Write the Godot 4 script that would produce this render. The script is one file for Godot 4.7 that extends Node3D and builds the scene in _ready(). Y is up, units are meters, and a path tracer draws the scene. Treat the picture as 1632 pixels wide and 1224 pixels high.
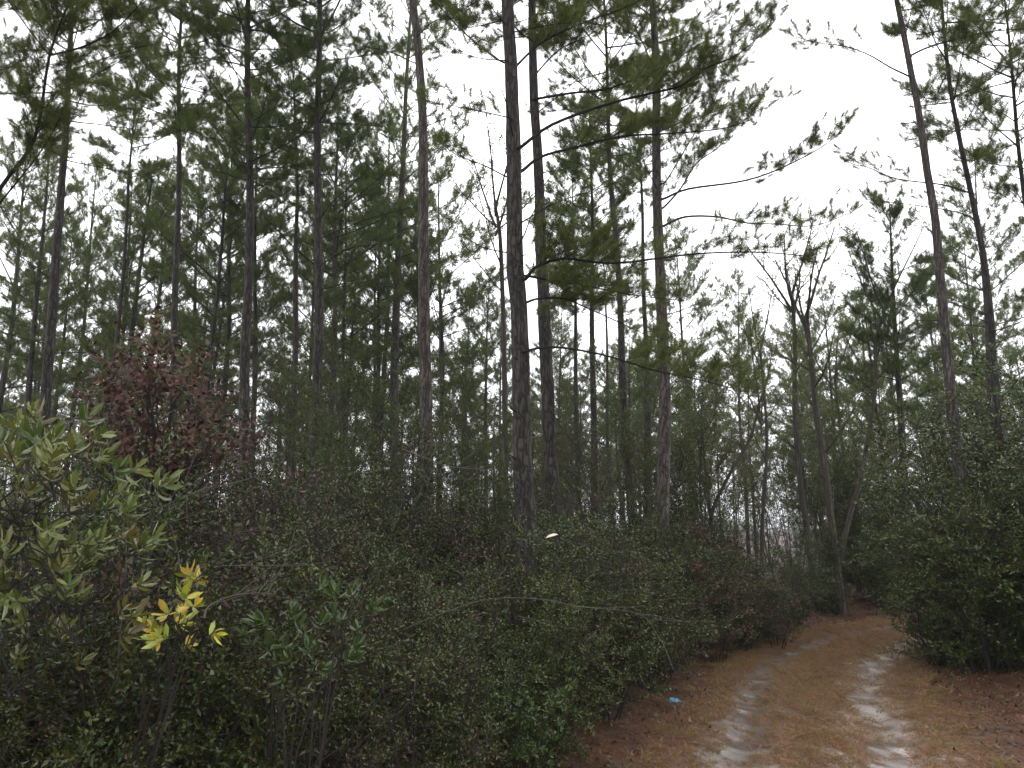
extends Node3D
# A wet sandy track bending to the right through a pine wood under an overcast sky.

const EYE := Vector3(0, 2.2, 0)
var M := {}
var used := {}

# ------------------------------------------------------------------ geometry helpers
class Geo:
	var v := PackedVector3Array()
	var n := PackedVector3Array()
	var c := PackedColorArray()
	var u := PackedVector2Array()
	var i := PackedInt32Array()

	func stamp(t: Dictionary, xf: Transform3D, cols: PackedColorArray) -> void:
		v.append_array(xf * (t.v as PackedVector3Array))
		n.append_array(Transform3D(xf.basis.orthonormalized(), Vector3.ZERO) * (t.n as PackedVector3Array))
		c.append_array(cols)

	# closed along its length, open at the root end
	func tube(pts: PackedVector3Array, rad: PackedFloat32Array, sides: int, col: Color, v_scale := 1.0, rough := 0.0, noise: FastNoiseLite = null) -> void:
		var k := pts.size()
		var side := Vector3.RIGHT
		var along := 0.0
		var base := v.size()
		for a in k:
			var t := (pts[mini(a + 1, k - 1)] - pts[maxi(a - 1, 0)]).normalized()
			if absf(t.dot(side)) > 0.9:
				side = Vector3.BACK
			side = (side - t * t.dot(side)).normalized()
			var other := t.cross(side)
			if a > 0:
				along += pts[a].distance_to(pts[a - 1])
			for s in sides + 1:
				var ang := TAU * s / sides
				var d := side * cos(ang) + other * sin(ang)
				var r := rad[a]
				if noise:
					r *= 1.0 + rough * noise.get_noise_3d(cos(ang) * 6.0 + pts[0].x * 9.0, sin(ang) * 6.0, along * 3.2)
				v.append(pts[a] + d * r)
				n.append(d)
				c.append(col)
				u.append(Vector2(float(s) / sides, along * v_scale))
		for a in k - 1:
			for s in sides:
				var p := base + a * (sides + 1) + s
				var q := p + sides + 1
				i.append_array(PackedInt32Array([p, q, p + 1, p + 1, q, q + 1]))

	func mesh(unit_idx := PackedInt32Array(), unit_v := 0) -> ArrayMesh:
		var arr := []
		arr.resize(Mesh.ARRAY_MAX)
		arr[Mesh.ARRAY_VERTEX] = v
		arr[Mesh.ARRAY_NORMAL] = n
		if c.size() == v.size():
			arr[Mesh.ARRAY_COLOR] = c
		if u.size() == v.size():
			arr[Mesh.ARRAY_TEX_UV] = u
		if unit_v > 0:
			var units := v.size() / unit_v
			var w := unit_idx.size()
			i.resize(units * w)
			for q in units:
				var o := q * unit_v
				for e in w:
					i[q * w + e] = unit_idx[e] + o
		if i.size() > 0:
			arr[Mesh.ARRAY_INDEX] = i
		var m := ArrayMesh.new()
		m.add_surface_from_arrays(Mesh.PRIMITIVE_TRIANGLES, arr)
		return m


const LEAF_IDX := [0, 2, 1, 0, 3, 2, 1, 2, 4, 2, 3, 4]
const BIG_IDX := [0, 2, 1, 0, 3, 2, 1, 5, 4, 1, 2, 5, 2, 6, 5, 2, 3, 6, 4, 5, 7, 5, 6, 7]


func obj(called: String, m: Mesh, mat: Material, parent: Node) -> MeshInstance3D:
	var o := MeshInstance3D.new()
	o.name = called
	o.mesh = m
	o.material_override = mat
	parent.add_child(o, true)
	return o


func numbered(called: String) -> String:
	used[called] = used.get(called, -1) + 1
	return called if used[called] == 0 else "%s_%03d" % [called, used[called]]


func tag(o: Node, label: String, category: String, group := "") -> void:
	o.set_meta("label", label)
	o.set_meta("category", category)
	if group:
		o.set_meta("group", group)


func thing(called: String, at: Vector3, label: String, category: String, group := "") -> Node3D:
	var o := Node3D.new()
	o.name = numbered(called)
	add_child(o)
	o.position = at
	tag(o, label, category, group)
	return o


func copy(src: Node3D, at: Vector3, turn: float, size: Vector3, label: String, group: String) -> Node3D:
	var o: Node3D = src.duplicate()
	o.name = numbered(src.get_meta("kind_name"))
	add_child(o)
	o.transform = Transform3D(Basis(Vector3.UP, turn).scaled_local(size), at)
	tag(o, label, src.get_meta("category"), group)
	return o


func rng_of(s: int) -> RandomNumberGenerator:
	var r := RandomNumberGenerator.new()
	r.seed = s * 7919 + 13
	return r


func smooth(a: float, b: float, x: float) -> float:
	return smoothstep(a, b, x)


# a basis whose y axis points along d, spun by a
func aim(d: Vector3, spin: float) -> Basis:
	var y := d.normalized()
	var x := (Vector3.RIGHT if absf(y.x) < 0.9 else Vector3.BACK).cross(y).normalized()
	var b := Basis(x, y, x.cross(y))
	return b * Basis(Vector3.UP, spin)


func vary(c: Color, r: RandomNumberGenerator, amount: float) -> Color:
	var k := 1.0 + r.randf_range(-amount, amount)
	return Color(c.r * k * (1.0 + r.randf_range(-amount, amount) * 0.35), c.g * k, c.b * k * (1.0 + r.randf_range(-amount, amount) * 0.35))


# ------------------------------------------------------------------ foliage templates
func leaf_points(l: float, w: float, fold: float, curl: float, big: bool) -> PackedVector3Array:
	if not big:
		return PackedVector3Array([Vector3.ZERO, Vector3(-w / 2, l * 0.5, fold), Vector3(0, l * 0.48, 0), Vector3(w / 2, l * 0.5, fold), Vector3(0, l, -curl)])
	return PackedVector3Array([Vector3.ZERO, Vector3(-w * 0.4, l * 0.3, fold), Vector3(0, l * 0.3, 0), Vector3(w * 0.4, l * 0.3, fold),
		Vector3(-w * 0.46, l * 0.68, fold - curl * 0.35), Vector3(0, l * 0.68, -curl * 0.4), Vector3(w * 0.46, l * 0.68, fold - curl * 0.35), Vector3(0, l, -curl)])


func normals_of(p: PackedVector3Array, idx: Array) -> PackedVector3Array:
	var out := PackedVector3Array()
	out.resize(p.size())
	for t in range(0, idx.size(), 3):
		var a: Vector3 = p[idx[t]]
		var f: Vector3 = (p[idx[t + 2]] - a).cross(p[idx[t + 1]] - a)
		for k in 3:
			out[idx[t + k]] += f
	for k in out.size():
		out[k] = out[k].normalized()
	return out


# one twig with leaves: {v, n, leaves, per, twig}
func spray(r: RandomNumberGenerator, length: float, count: int, l: float, w: float, whorl: bool, big: bool, droop := 0.0) -> Dictionary:
	var t := {"v": PackedVector3Array(), "n": PackedVector3Array(), "leaves": 0, "per": 8 if big else 5, "each": []}
	var idx: Array = BIG_IDX if big else LEAF_IDX
	for k in count:
		var f := (k + 0.6) / count
		var at := f * length if not whorl else length * (0.72 + 0.28 * f)
		var az := k * 2.4 + r.randf_range(-0.4, 0.4)
		var tilt := r.randf_range(0.6, 1.25) if not whorl else lerpf(1.5, 0.45, f) + r.randf_range(-0.2, 0.2)
		var size := r.randf_range(0.65, 1.15)
		var p := leaf_points(l * size, w * size * r.randf_range(0.8, 1.1), w * r.randf_range(0.05, 0.22), l * r.randf_range(0.0, 0.3), big)
		var nn := normals_of(p, idx)
		var b := Basis(Vector3.UP, az) * Basis(Vector3.RIGHT, tilt + droop) * Basis(Vector3.UP, r.randf_range(-0.9, 0.9))
		var xf := Transform3D(b, Vector3(0.12 * length * sin(f * 2.0), at, 0))
		t.v.append_array(xf * p)
		t.n.append_array(Transform3D(b, Vector3.ZERO) * nn)
		t.leaves += 1
		t.each.append(Transform3D(b.scaled_local(Vector3.ONE * size), xf.origin))
	var g := Geo.new()
	g.tube(PackedVector3Array([Vector3.ZERO, Vector3(0.12 * length * 0.84, length * 0.5, 0), Vector3(0.12 * length * 0.9, length, 0)]), PackedFloat32Array([0.0028, 0.002, 0.001]), 3, Color.WHITE)
	t.twig = {"v": g.v, "n": g.n, "i": g.i}
	return t


func colours(t: Dictionary, pal: Array, r: RandomNumberGenerator, amount: float) -> Array:
	var out := []
	for k in 5:
		var c := PackedColorArray()
		var main: Color = pal[r.randi() % pal.size()]
		for q in int(t.leaves):
			var one: Color = vary(main if r.randf() < 0.75 else pal[r.randi() % pal.size()], r, amount)
			for e in int(t.per):
				c.append(one)
		out.append(c)
	return out


# a pine shoot: needles round the last part of a twig
func tuft(r: RandomNumberGenerator, shoot: float, count: int, l: float, w: float) -> Dictionary:
	var t := {"v": PackedVector3Array(), "n": PackedVector3Array(), "leaves": count, "per": 3}
	for k in count:
		var f := float(k) / count
		var az := k * 2.4 + r.randf_range(-0.5, 0.5)
		var tilt := lerpf(2.0, 0.15, pow(f, 0.8)) + r.randf_range(-0.3, 0.3)
		var d := Vector3(sin(az) * sin(tilt), cos(tilt), cos(az) * sin(tilt))
		var at := Vector3(0, shoot * f, 0)
		var across := d.cross(Vector3(r.randf_range(-1, 1), r.randf_range(-1, 1), r.randf_range(-1, 1))).normalized() * w * 0.5
		var tip := at + d * l * r.randf_range(0.75, 1.15) - Vector3(0, 0.02, 0)
		var a := at - across
		var b := at + across
		t.v.append_array(PackedVector3Array([a, b, tip]))
		var f2 := (tip - a).cross(b - a).normalized()
		t.n.append_array(PackedVector3Array([f2, f2, f2]))
	return t


# ------------------------------------------------------------------ materials
func foliage(rough: float, back: Color) -> StandardMaterial3D:
	var m := StandardMaterial3D.new()
	m.vertex_color_use_as_albedo = true
	m.roughness = rough
	m.metallic_specular = 0.54
	m.backlight_enabled = true
	m.backlight = back
	m.cull_mode = BaseMaterial3D.CULL_DISABLED
	return m


func ramp(pairs: Array) -> Gradient:
	var g := Gradient.new()
	var o := PackedFloat32Array()
	var c := PackedColorArray()
	for p in pairs:
		o.append(p[0])
		c.append((p[1] as Color).linear_to_srgb())
	g.offsets = o
	g.colors = c
	return g


func bark(s: int, plate: Color, crack: Color, tall: float) -> StandardMaterial3D:
	var cells := FastNoiseLite.new()
	cells.seed = s
	cells.noise_type = FastNoiseLite.TYPE_CELLULAR
	cells.cellular_return_type = FastNoiseLite.RETURN_DISTANCE2_SUB
	cells.frequency = 1.0
	cells.fractal_type = FastNoiseLite.FRACTAL_NONE
	var fine := FastNoiseLite.new()
	fine.seed = s + 5
	fine.frequency = 1.0
	fine.fractal_octaves = 4
	var w := 192
	var h := 768
	var im := Image.create(w, h, false, Image.FORMAT_RGB8)
	var hm := Image.create(w, h, false, Image.FORMAT_L8)
	for y in h:
		for x in w:
			var a := TAU * x / w
			var px := cos(a) * 1.7
			var pz := sin(a) * 1.7
			var py := y / float(h) * 3.0 / 0.16
			var bend := fine.get_noise_3d(px * 0.6, py * 0.4, pz * 0.6)
			var d := cells.get_noise_3d(px + bend * 0.9, py * tall + bend, pz - bend * 0.6) + 1.0
			var ridge := clampf(d * 3.4 - 0.15, 0.0, 1.0)
			var grain := fine.get_noise_3d(px * 3.0, py * 1.5, pz * 3.0) * 0.5 + 0.5
			var patch := fine.get_noise_3d(px * 0.35 + 40.0, py * 0.22, pz * 0.35) * 0.5 + 0.5
			var c := crack.lerp(plate, ridge * (0.45 + 0.55 * grain)) * lerpf(0.6, 1.4, patch)
			im.set_pixel(x, y, c.linear_to_srgb())
			hm.set_pixel(x, y, Color(1, 1, 1) * (ridge * 0.75 + grain * 0.25))
	var m := StandardMaterial3D.new()
	m.albedo_texture = ImageTexture.create_from_image(im)
	m.roughness = 0.85
	m.heightmap_enabled = true
	m.heightmap_texture = ImageTexture.create_from_image(hm)
	m.heightmap_scale = 2.2
	m.vertex_color_use_as_albedo = true
	return m


func plain(c: Color, rough: float) -> StandardMaterial3D:
	var m := StandardMaterial3D.new()
	m.albedo_color = c.linear_to_srgb()
	m.roughness = rough
	return m


func make_materials() -> void:
	M.bark = bark(3, Color(0.1, 0.085, 0.079), Color(0.02, 0.017, 0.015), 0.42)
	M.bark_grey = bark(9, Color(0.19, 0.162, 0.15), Color(0.04, 0.033, 0.03), 0.42)
	M.bark_smooth = bark(17, Color(0.13, 0.11, 0.095), Color(0.06, 0.05, 0.043), 0.15)
	M.twig = plain(Color(0.028, 0.021, 0.017), 0.8)
	M.pale_twig = plain(Color(0.085, 0.072, 0.06), 0.7)
	M.needle = foliage(0.5, Color(0.9, 0.96, 0.64))
	M.leaf = foliage(0.22, Color(0.5, 0.56, 0.25))
	M.thin_leaf = foliage(0.42, Color(0.86, 0.92, 0.5))
	M.dry = foliage(0.6, Color(0.4, 0.35, 0.25))


# ------------------------------------------------------------------ camera, sky, light
func set_stage() -> void:
	var cam := Camera3D.new()
	cam.name = "camera"
	add_child(cam)
	cam.position = EYE
	cam.rotation_degrees = Vector3(10.2888, 0, 0)
	cam.fov = 51.956
	cam.near = 0.05
	cam.far = 900.0
	cam.current = true
	var sky := ProceduralSkyMaterial.new()
	sky.sky_top_color = Color(0.99, 0.99, 1.0)
	sky.sky_horizon_color = Color(0.78, 0.785, 0.8)
	sky.ground_horizon_color = Color(0.3, 0.28, 0.26)
	sky.ground_bottom_color = Color(0.12, 0.1, 0.09)
	sky.sky_curve = 0.25
	sky.sky_energy_multiplier = 1.6
	var e := Environment.new()
	e.background_mode = Environment.BG_SKY
	e.sky = Sky.new()
	e.sky.sky_material = sky
	e.tonemap_mode = Environment.TONE_MAPPER_LINEAR
	e.tonemap_exposure = 1.0
	e.fog_enabled = true
	e.fog_light_color = Color(0.93, 0.95, 0.97)
	e.fog_density = 0.0007
	e.sdfgi_enabled = true
	e.ssao_enabled = true
	e.ssil_enabled = true
	var w := WorldEnvironment.new()
	w.name = "world"
	w.environment = e
	add_child(w)
	var sun := DirectionalLight3D.new()
	sun.name = "sun"
	sun.light_energy = 0.2
	sun.light_angular_distance = 30.0
	sun.light_color = Color(1.0, 0.98, 0.95)
	sun.shadow_enabled = true
	sun.rotation_degrees = Vector3(-62, 35, 0)
	add_child(sun)


# ------------------------------------------------------------------ where the trees stand (metres)
# spine from the ground up, trunk radius, height, first live whorl, reach, fullness, bark, label, limbs of known course, whorl gap, stubs
var PINES := [
	[[Vector3(-6.99, -0.15, -9.5), Vector3(-7.13, 1.76, -9.5), Vector3(-7.86, 6.48, -9.5), Vector3(-8.96, 17, -9.5)], 0.138, 17, 7.97, 2.6, 1.1, "bark", "pine just outside the frame reaching a forked limb in at the top corner", [[[Vector3(-7.52, 4.31, -9.5), Vector3(-7.45, 4.32, -9.45), Vector3(-7.06, 5.19, -9.41), Vector3(-6.47, 6.41, -9.36), Vector3(-6.08, 7.08, -9.32), Vector3(-5.98, 8.21, -9.27), Vector3(-5.78, 8.97, -9.23), Vector3(-5.65, 9.58, -9.18)], 0.55, 1.3, 1], [[Vector3(-6.13, 8.35, -9.5), Vector3(-5.65, 8.39, -9.38), Vector3(-5.19, 8.54, -9.26), Vector3(-4.77, 8.91, -9.14), Vector3(-4.48, 9.36, -9.02)], 0.25, 1.4, 0.9], [[Vector3(-6.13, 8.35, -9.5), Vector3(-6.68, 9.02, -9.58), Vector3(-7.07, 9.58, -9.66)], 0.3, 1, 0.9], [[Vector3(-6.95, 5.63, -9.5), Vector3(-6.51, 6.26, -9.45), Vector3(-6.05, 6.89, -9.39), Vector3(-5.8, 7.35, -9.34)], 0.4, 0.8, 1]], 0.8, 3],
	[[Vector3(-10.06, -0.15, -17), Vector3(-10.17, 4.66, -17), Vector3(-10.23, 6.2, -17), Vector3(-10.3, 8.05, -17), Vector3(-10.32, 9.38, -17), Vector3(-10.37, 11.1, -17), Vector3(-10.5, 12.85, -17), Vector3(-10.82, 19, -17)], 0.138, 19, 10.63, 2.7, 1, "bark", "reddish pine nearest the picture's left edge, rising behind the broad green leaves", [], 0.45, 12],
	[[Vector3(-12.93, -0.15, -25), Vector3(-12.87, 8.09, -25), Vector3(-12.84, 10.58, -25), Vector3(-12.98, 13.59, -25), Vector3(-12.97, 15.28, -25), Vector3(-12.95, 19, -25)], 0.107, 19, 13.68, 2.7, -1, "bark", "slender pine with slight kink, between the reddish edge pine and the maroon sapling", [], 0.45, 10],
	[[Vector3(-15.65, -0.15, -31), Vector3(-15.68, 9.03, -31), Vector3(-15.7, 12.4, -31), Vector3(-15.5, 14.28, -31), Vector3(-15.37, 16, -31)], 0.100, 16, 14.49, 2.2, -0.8, "bark", "thin pine close behind the kinked slender pine", [], 0.45, 10],
	[[Vector3(-8.47, -0.15, -20), Vector3(-8.75, 6.79, -20), Vector3(-8.93, 9.43, -20), Vector3(-9.09, 12.39, -20), Vector3(-9.27, 15.29, -20), Vector3(-9.52, 21, -20)], 0.116, 21, 11.93, 2.8, 1, "bark", "straight dark pine rising directly behind the maroon leaved sapling", [], 0.45, 10],
	[[Vector3(-5.73, -0.15, -16.5), Vector3(-5.62, 3.23, -16.5), Vector3(-5.6, 3.61, -16.5), Vector3(-5.7, 6.09, -16.5), Vector3(-5.73, 7.45, -16.5), Vector3(-5.98, 11.39, -16.5), Vector3(-6.14, 14.31, -16.5), Vector3(-6.43, 22, -16.5)], 0.127, 22, 9.78, 3, 1, "bark", "thick dark pine, left of the pair standing close together", [[[Vector3(-5.9, 10.23, -16.5), Vector3(-5.79, 10.23, -16.4), Vector3(-5.48, 10.34, -16.31), Vector3(-4.85, 10.62, -16.21), Vector3(-4.39, 11.01, -16.12), Vector3(-4.11, 11.63, -16.02)], 0.4, 0.8, 1], [[Vector3(-5.87, 9.75, -16.5), Vector3(-5.84, 9.85, -16.62), Vector3(-5.41, 9.66, -16.74), Vector3(-4.97, 9.41, -16.86), Vector3(-4.52, 9.31, -16.98)], 0.6, 0.5, 1]], 0.45, 10],
	[[Vector3(-8.75, -0.15, -27), Vector3(-8.85, 4.1, -27), Vector3(-8.99, 7.73, -27), Vector3(-9.2, 11.96, -27), Vector3(-9.36, 14.36, -27), Vector3(-9.58, 19, -27)], 0.116, 19, 11.49, 2.1, -0.7, "bark", "thinner pine almost touching the thick dark pine on its right side", [], 0.45, 10],
	[[Vector3(-6.32, -0.15, -23), Vector3(-6.37, 2.84, -23), Vector3(-6.48, 6.91, -23), Vector3(-6.56, 9.51, -23), Vector3(-6.65, 12.31, -23), Vector3(-6.82, 14.07, -23), Vector3(-7.09, 18, -23)], 0.128, 18, 11.94, 2.5, -0.9, "bark", "slim grey pine between the thick dark pine and the pine with dead low limbs", [], 0.45, 10],
	[[Vector3(-4.02, -0.15, -16), Vector3(-4.02, 2.41, -16), Vector3(-4.02, 4.04, -16), Vector3(-4.04, 5.97, -16), Vector3(-4.1, 7.29, -16), Vector3(-4.16, 8.96, -16), Vector3(-4.28, 11.39, -16), Vector3(-4.61, 21, -16)], 0.123, 21, 10.28, 3.1, 1, "bark", "pine with a dead forked limb pointing up to its right", [[[Vector3(-4.15, 8.72, -16), Vector3(-4.05, 8.69, -15.84), Vector3(-3.8, 8.94, -15.68), Vector3(-3.34, 9.27, -15.52), Vector3(-2.83, 9.72, -15.36)], 0.75, 0.5, 1], [[Vector3(-4.13, 8.22, -16), Vector3(-4.1, 8.31, -16.12), Vector3(-3.69, 8.57, -16.24), Vector3(-2.97, 8.91, -16.36), Vector3(-2.17, 9.18, -16.48)], 0.7, 0.3, 1], [[Vector3(-4.11, 7.66, -16), Vector3(-3.94, 7.59, -15.68), Vector3(-3.28, 7.82, -15.36), Vector3(-2.46, 7.77, -15.04)], 0.8, 0.3, 1]], 0.55, 16],
	[[Vector3(-5.84, -0.15, -28), Vector3(-5.91, 2.98, -28), Vector3(-6.13, 8.79, -28), Vector3(-6.2, 11.34, -28), Vector3(-6.31, 17, -28)], 0.108, 17, 11.59, 2.2, -0.8, "bark", "thin pine right behind the pine with dead limbs", [], 0.45, 10],
	[[Vector3(-1.44, -0.15, -13.8), Vector3(-1.49, 2.58, -13.8), Vector3(-1.53, 3.79, -13.8), Vector3(-1.58, 5.45, -13.8), Vector3(-1.59, 6.59, -13.8), Vector3(-1.63, 8.49, -13.8), Vector3(-1.7, 9.88, -13.8), Vector3(-1.84, 11.33, -13.8), Vector3(-1.95, 12.32, -13.8), Vector3(-2.7, 22, -13.8)], 0.130, 22, 12.60, 2.4, 0.9, "bark_grey", "tall bare straight trunk with pale plated bark, no limbs below the top", [[[Vector3(-1.87, 11.54, -13.8), Vector3(-1.78, 11.49, -13.67), Vector3(-1.51, 11.67, -13.54), Vector3(-1.15, 11.67, -13.42), Vector3(-0.7, 11.61, -13.29), Vector3(-0.31, 11.45, -13.16)], 0.35, 0.9, 1], [[Vector3(-1.81, 10.95, -13.8), Vector3(-1.94, 11.1, -13.96), Vector3(-2.39, 11.41, -14.12), Vector3(-2.96, 11.64, -14.28), Vector3(-3.44, 11.8, -14.44)], 0.35, 0.8, 1]], 0.7, 6],
	[[Vector3(0.28, -0.15, -11), Vector3(0.18, 2.19, -11), Vector3(0.11, 3.14, -11), Vector3(0.12, 4.45, -11), Vector3(0.11, 5.47, -11), Vector3(0.07, 5.7, -11), Vector3(0.04, 7.58, -11), Vector3(-0.03, 9.09, -11), Vector3(-0.07, 9.75, -11), Vector3(-0.55, 21, -11)], 0.155, 21, 9.84, 2.6, 1, "bark", "thickest dark pine in the middle with long limbs sweeping right", [[[Vector3(0.11, 4.64, -11), Vector3(0.19, 4.63, -10.81), Vector3(0.56, 4.65, -10.63), Vector3(1.22, 4.5, -10.44), Vector3(1.86, 4.25, -10.25), Vector3(2.4, 4.09, -10.07), Vector3(2.98, 3.89, -9.88)], 0.55, 1, 1], [[Vector3(0.11, 5.36, -11), Vector3(0.2, 5.45, -11.21), Vector3(0.41, 5.58, -11.43), Vector3(0.81, 5.64, -11.64), Vector3(1.11, 5.58, -11.85), Vector3(1.82, 5.32, -12.07), Vector3(2.64, 4.96, -12.28)], 0.35, 1.1, 1], [[Vector3(0.07, 5.72, -11), Vector3(0.2, 5.72, -10.91), Vector3(0.35, 5.87, -10.82), Vector3(0.75, 5.96, -10.73), Vector3(1.45, 5.86, -10.63), Vector3(2.5, 5.96, -10.54), Vector3(3.35, 5.96, -10.45), Vector3(4.09, 5.87, -10.36)], 0.25, 1.35, 1], [[Vector3(0.07, 5.76, -11), Vector3(0.21, 5.92, -11.38), Vector3(0.53, 5.99, -11.77), Vector3(1.15, 6.01, -12.15), Vector3(2.01, 5.97, -12.54), Vector3(2.92, 5.98, -12.92)], 0.3, 1.3, 1], [[Vector3(0.03, 7.77, -11), Vector3(0.12, 7.75, -10.9), Vector3(0.6, 8.07, -10.8), Vector3(1.45, 8.35, -10.7), Vector3(2.11, 8.47, -10.6), Vector3(2.47, 8.52, -10.5), Vector3(2.79, 8.72, -10.4), Vector3(3.27, 8.9, -10.3), Vector3(3.77, 9.35, -10.2)], 0.4, 1.1, 1], [[Vector3(0.04, 7.4, -11), Vector3(0.16, 7.51, -11.16), Vector3(0.44, 7.81, -11.32), Vector3(1, 8.05, -11.48), Vector3(1.75, 8.32, -11.64), Vector3(2.52, 8.45, -11.8), Vector3(3.43, 8.62, -11.96), Vector3(4.01, 8.88, -12.12)], 0.4, 1.2, 1], [[Vector3(0.06, 6.6, -11), Vector3(0.16, 6.58, -10.88), Vector3(0.59, 6.8, -10.76), Vector3(1.12, 6.94, -10.64), Vector3(1.4, 6.99, -10.52)], 0.6, 0.5, 1], [[Vector3(0.04, 7.31, -11), Vector3(-0.09, 7.45, -11.24), Vector3(-0.44, 7.75, -11.48), Vector3(-0.9, 8.05, -11.72), Vector3(-1.18, 8.39, -11.96)], 0.55, 0.5, 1], [[Vector3(0.01, 8.26, -11), Vector3(-0.08, 8.18, -10.79), Vector3(-0.55, 8.17, -10.57), Vector3(-1.2, 8.19, -10.36)], 0.35, 0.6, 1], [[Vector3(-0.04, 9.21, -11), Vector3(-0.19, 9.3, -11.1), Vector3(-0.67, 9.76, -11.19), Vector3(-1.01, 10.19, -11.29), Vector3(-1.24, 10.55, -11.38), Vector3(-1.39, 10.97, -11.48)], 0.35, 0.9, 1], [[Vector3(-0.04, 9.21, -11), Vector3(-0.11, 9.16, -10.88), Vector3(-0.43, 9.11, -10.76), Vector3(-0.84, 9.14, -10.64), Vector3(-1.07, 9.06, -10.52)], 0.35, 0.9, 1], [[Vector3(0.06, 6.11, -11), Vector3(-0.01, 6.21, -11.2), Vector3(-0.43, 6.37, -11.4), Vector3(-0.66, 6.58, -11.6), Vector3(-1.03, 6.88, -11.8)], 0.5, 0.4, 1], [[Vector3(-0.03, 9.06, -11), Vector3(0.02, 9.13, -11.06), Vector3(0.43, 9.6, -11.13), Vector3(1.03, 9.97, -11.19), Vector3(1.94, 10.4, -11.26), Vector3(2.67, 10.96, -11.32)], 0.35, 1.1, 1]], 0.62, 8],
	[[Vector3(0.75, -0.15, -14), Vector3(0.71, 2.19, -14), Vector3(0.68, 3.39, -14), Vector3(0.66, 4.64, -14), Vector3(0.6, 6.36, -14), Vector3(0.53, 7.21, -14), Vector3(0.49, 8.58, -14), Vector3(0.42, 10.34, -14), Vector3(0.42, 11.57, -14), Vector3(0.42, 21, -14)], 0.144, 21, 11.65, 2.5, 1, "bark", "pine standing just right of the thickest pine, nearly parallel to it", [[[Vector3(0.42, 10.3, -14), Vector3(0.43, 10.27, -13.89), Vector3(1.12, 10.34, -13.79), Vector3(1.87, 10.38, -13.68), Vector3(2.95, 10.8, -13.57), Vector3(3.46, 11.11, -13.47), Vector3(4.53, 11.61, -13.36)], 0.4, 1, 1], [[Vector3(0.42, 10.8, -14), Vector3(0.45, 10.99, -14.24), Vector3(0.94, 11.69, -14.48), Vector3(1.48, 12.13, -14.72), Vector3(2.44, 12.88, -14.96)], 0.35, 0.9, 1], [[Vector3(0.49, 8.47, -14), Vector3(0.55, 8.58, -14.16), Vector3(0.23, 8.39, -14.32), Vector3(-0.2, 8.33, -14.48)], 0.6, 0.4, 1]], 0.6, 8],
	[[Vector3(2.9, -0.15, -19), Vector3(2.84, 2.73, -19), Vector3(2.76, 4.95, -19), Vector3(2.7, 6.09, -19), Vector3(2.64, 9.3, -19), Vector3(2.56, 10.86, -19), Vector3(2.51, 13.12, -19), Vector3(2.42, 19, -19)], 0.114, 19, 11.27, 2.6, 0.9, "bark", "forked looking pine right of the parallel pair, ending above a bushy crown", [[[Vector3(2.64, 9.25, -19), Vector3(2.65, 9.24, -18.84), Vector3(3.04, 9.61, -18.68), Vector3(3.66, 10.29, -18.52), Vector3(4.19, 10.72, -18.36)], 0.5, 0.7, 1], [[Vector3(2.57, 10.7, -19), Vector3(2.59, 10.79, -19.08), Vector3(2.26, 11.17, -19.16), Vector3(1.88, 12, -19.24), Vector3(1.65, 12.67, -19.32)], 0.5, 0.6, 1]], 0.45, 10],
	[[Vector3(4.29, -0.15, -25), Vector3(4.31, 2.98, -25), Vector3(4.36, 6.99, -25), Vector3(4.37, 12.36, -25), Vector3(4.31, 15.28, -25), Vector3(4.27, 18, -25)], 0.118, 18, 13.46, 2.2, -0.8, "bark", "slim pine half hidden between two thicker pines in the middle right", [], 0.45, 10],
	[[Vector3(2.73, -0.15, -14.8), Vector3(2.8, 2.39, -14.8), Vector3(2.89, 4.34, -14.8), Vector3(2.88, 5.69, -14.8), Vector3(2.91, 7.73, -14.8), Vector3(2.93, 9.44, -14.8), Vector3(2.95, 10.95, -14.8), Vector3(2.92, 12.8, -14.8), Vector3(2.83, 21, -14.8)], 0.139, 21, 10.22, 2.8, 1, "bark_grey", "pine with two long limbs reaching right into the open sky", [[[Vector3(2.92, 8.61, -14.8), Vector3(3.03, 8.61, -14.71), Vector3(3.49, 8.77, -14.62), Vector3(4.48, 8.88, -14.53), Vector3(5.1, 9.04, -14.43), Vector3(5.71, 9.31, -14.34), Vector3(6.14, 9.55, -14.25), Vector3(6.53, 9.9, -14.16)], 0.42, 0.6, 1], [[Vector3(2.91, 8.03, -14.8), Vector3(3.03, 8.11, -14.89), Vector3(3.47, 8.33, -14.98), Vector3(4.14, 8.37, -15.07), Vector3(4.77, 8.28, -15.17), Vector3(5.41, 8.29, -15.26), Vector3(6.2, 8.29, -15.35), Vector3(6.92, 8.57, -15.44)], 0.5, 0.6, 1], [[Vector3(2.92, 8.96, -14.8), Vector3(3.03, 8.91, -14.61), Vector3(3.25, 9.25, -14.42), Vector3(3.69, 9.97, -14.22), Vector3(3.96, 10.41, -14.03), Vector3(4.06, 10.68, -13.84)], 0.35, 0.9, 1], [[Vector3(2.92, 8.43, -14.8), Vector3(3.07, 8.56, -15.02), Vector3(3.48, 9.07, -15.25), Vector3(3.88, 9.73, -15.47), Vector3(4.49, 10.27, -15.7), Vector3(5.15, 11.27, -15.92)], 0.4, 0.8, 1], [[Vector3(2.94, 10.04, -14.8), Vector3(2.94, 10, -14.64), Vector3(3.54, 10.18, -14.48), Vector3(4.38, 10.36, -14.32), Vector3(5.2, 10.4, -14.16)], 0.3, 1.1, 1]], 0.6, 10],
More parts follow.
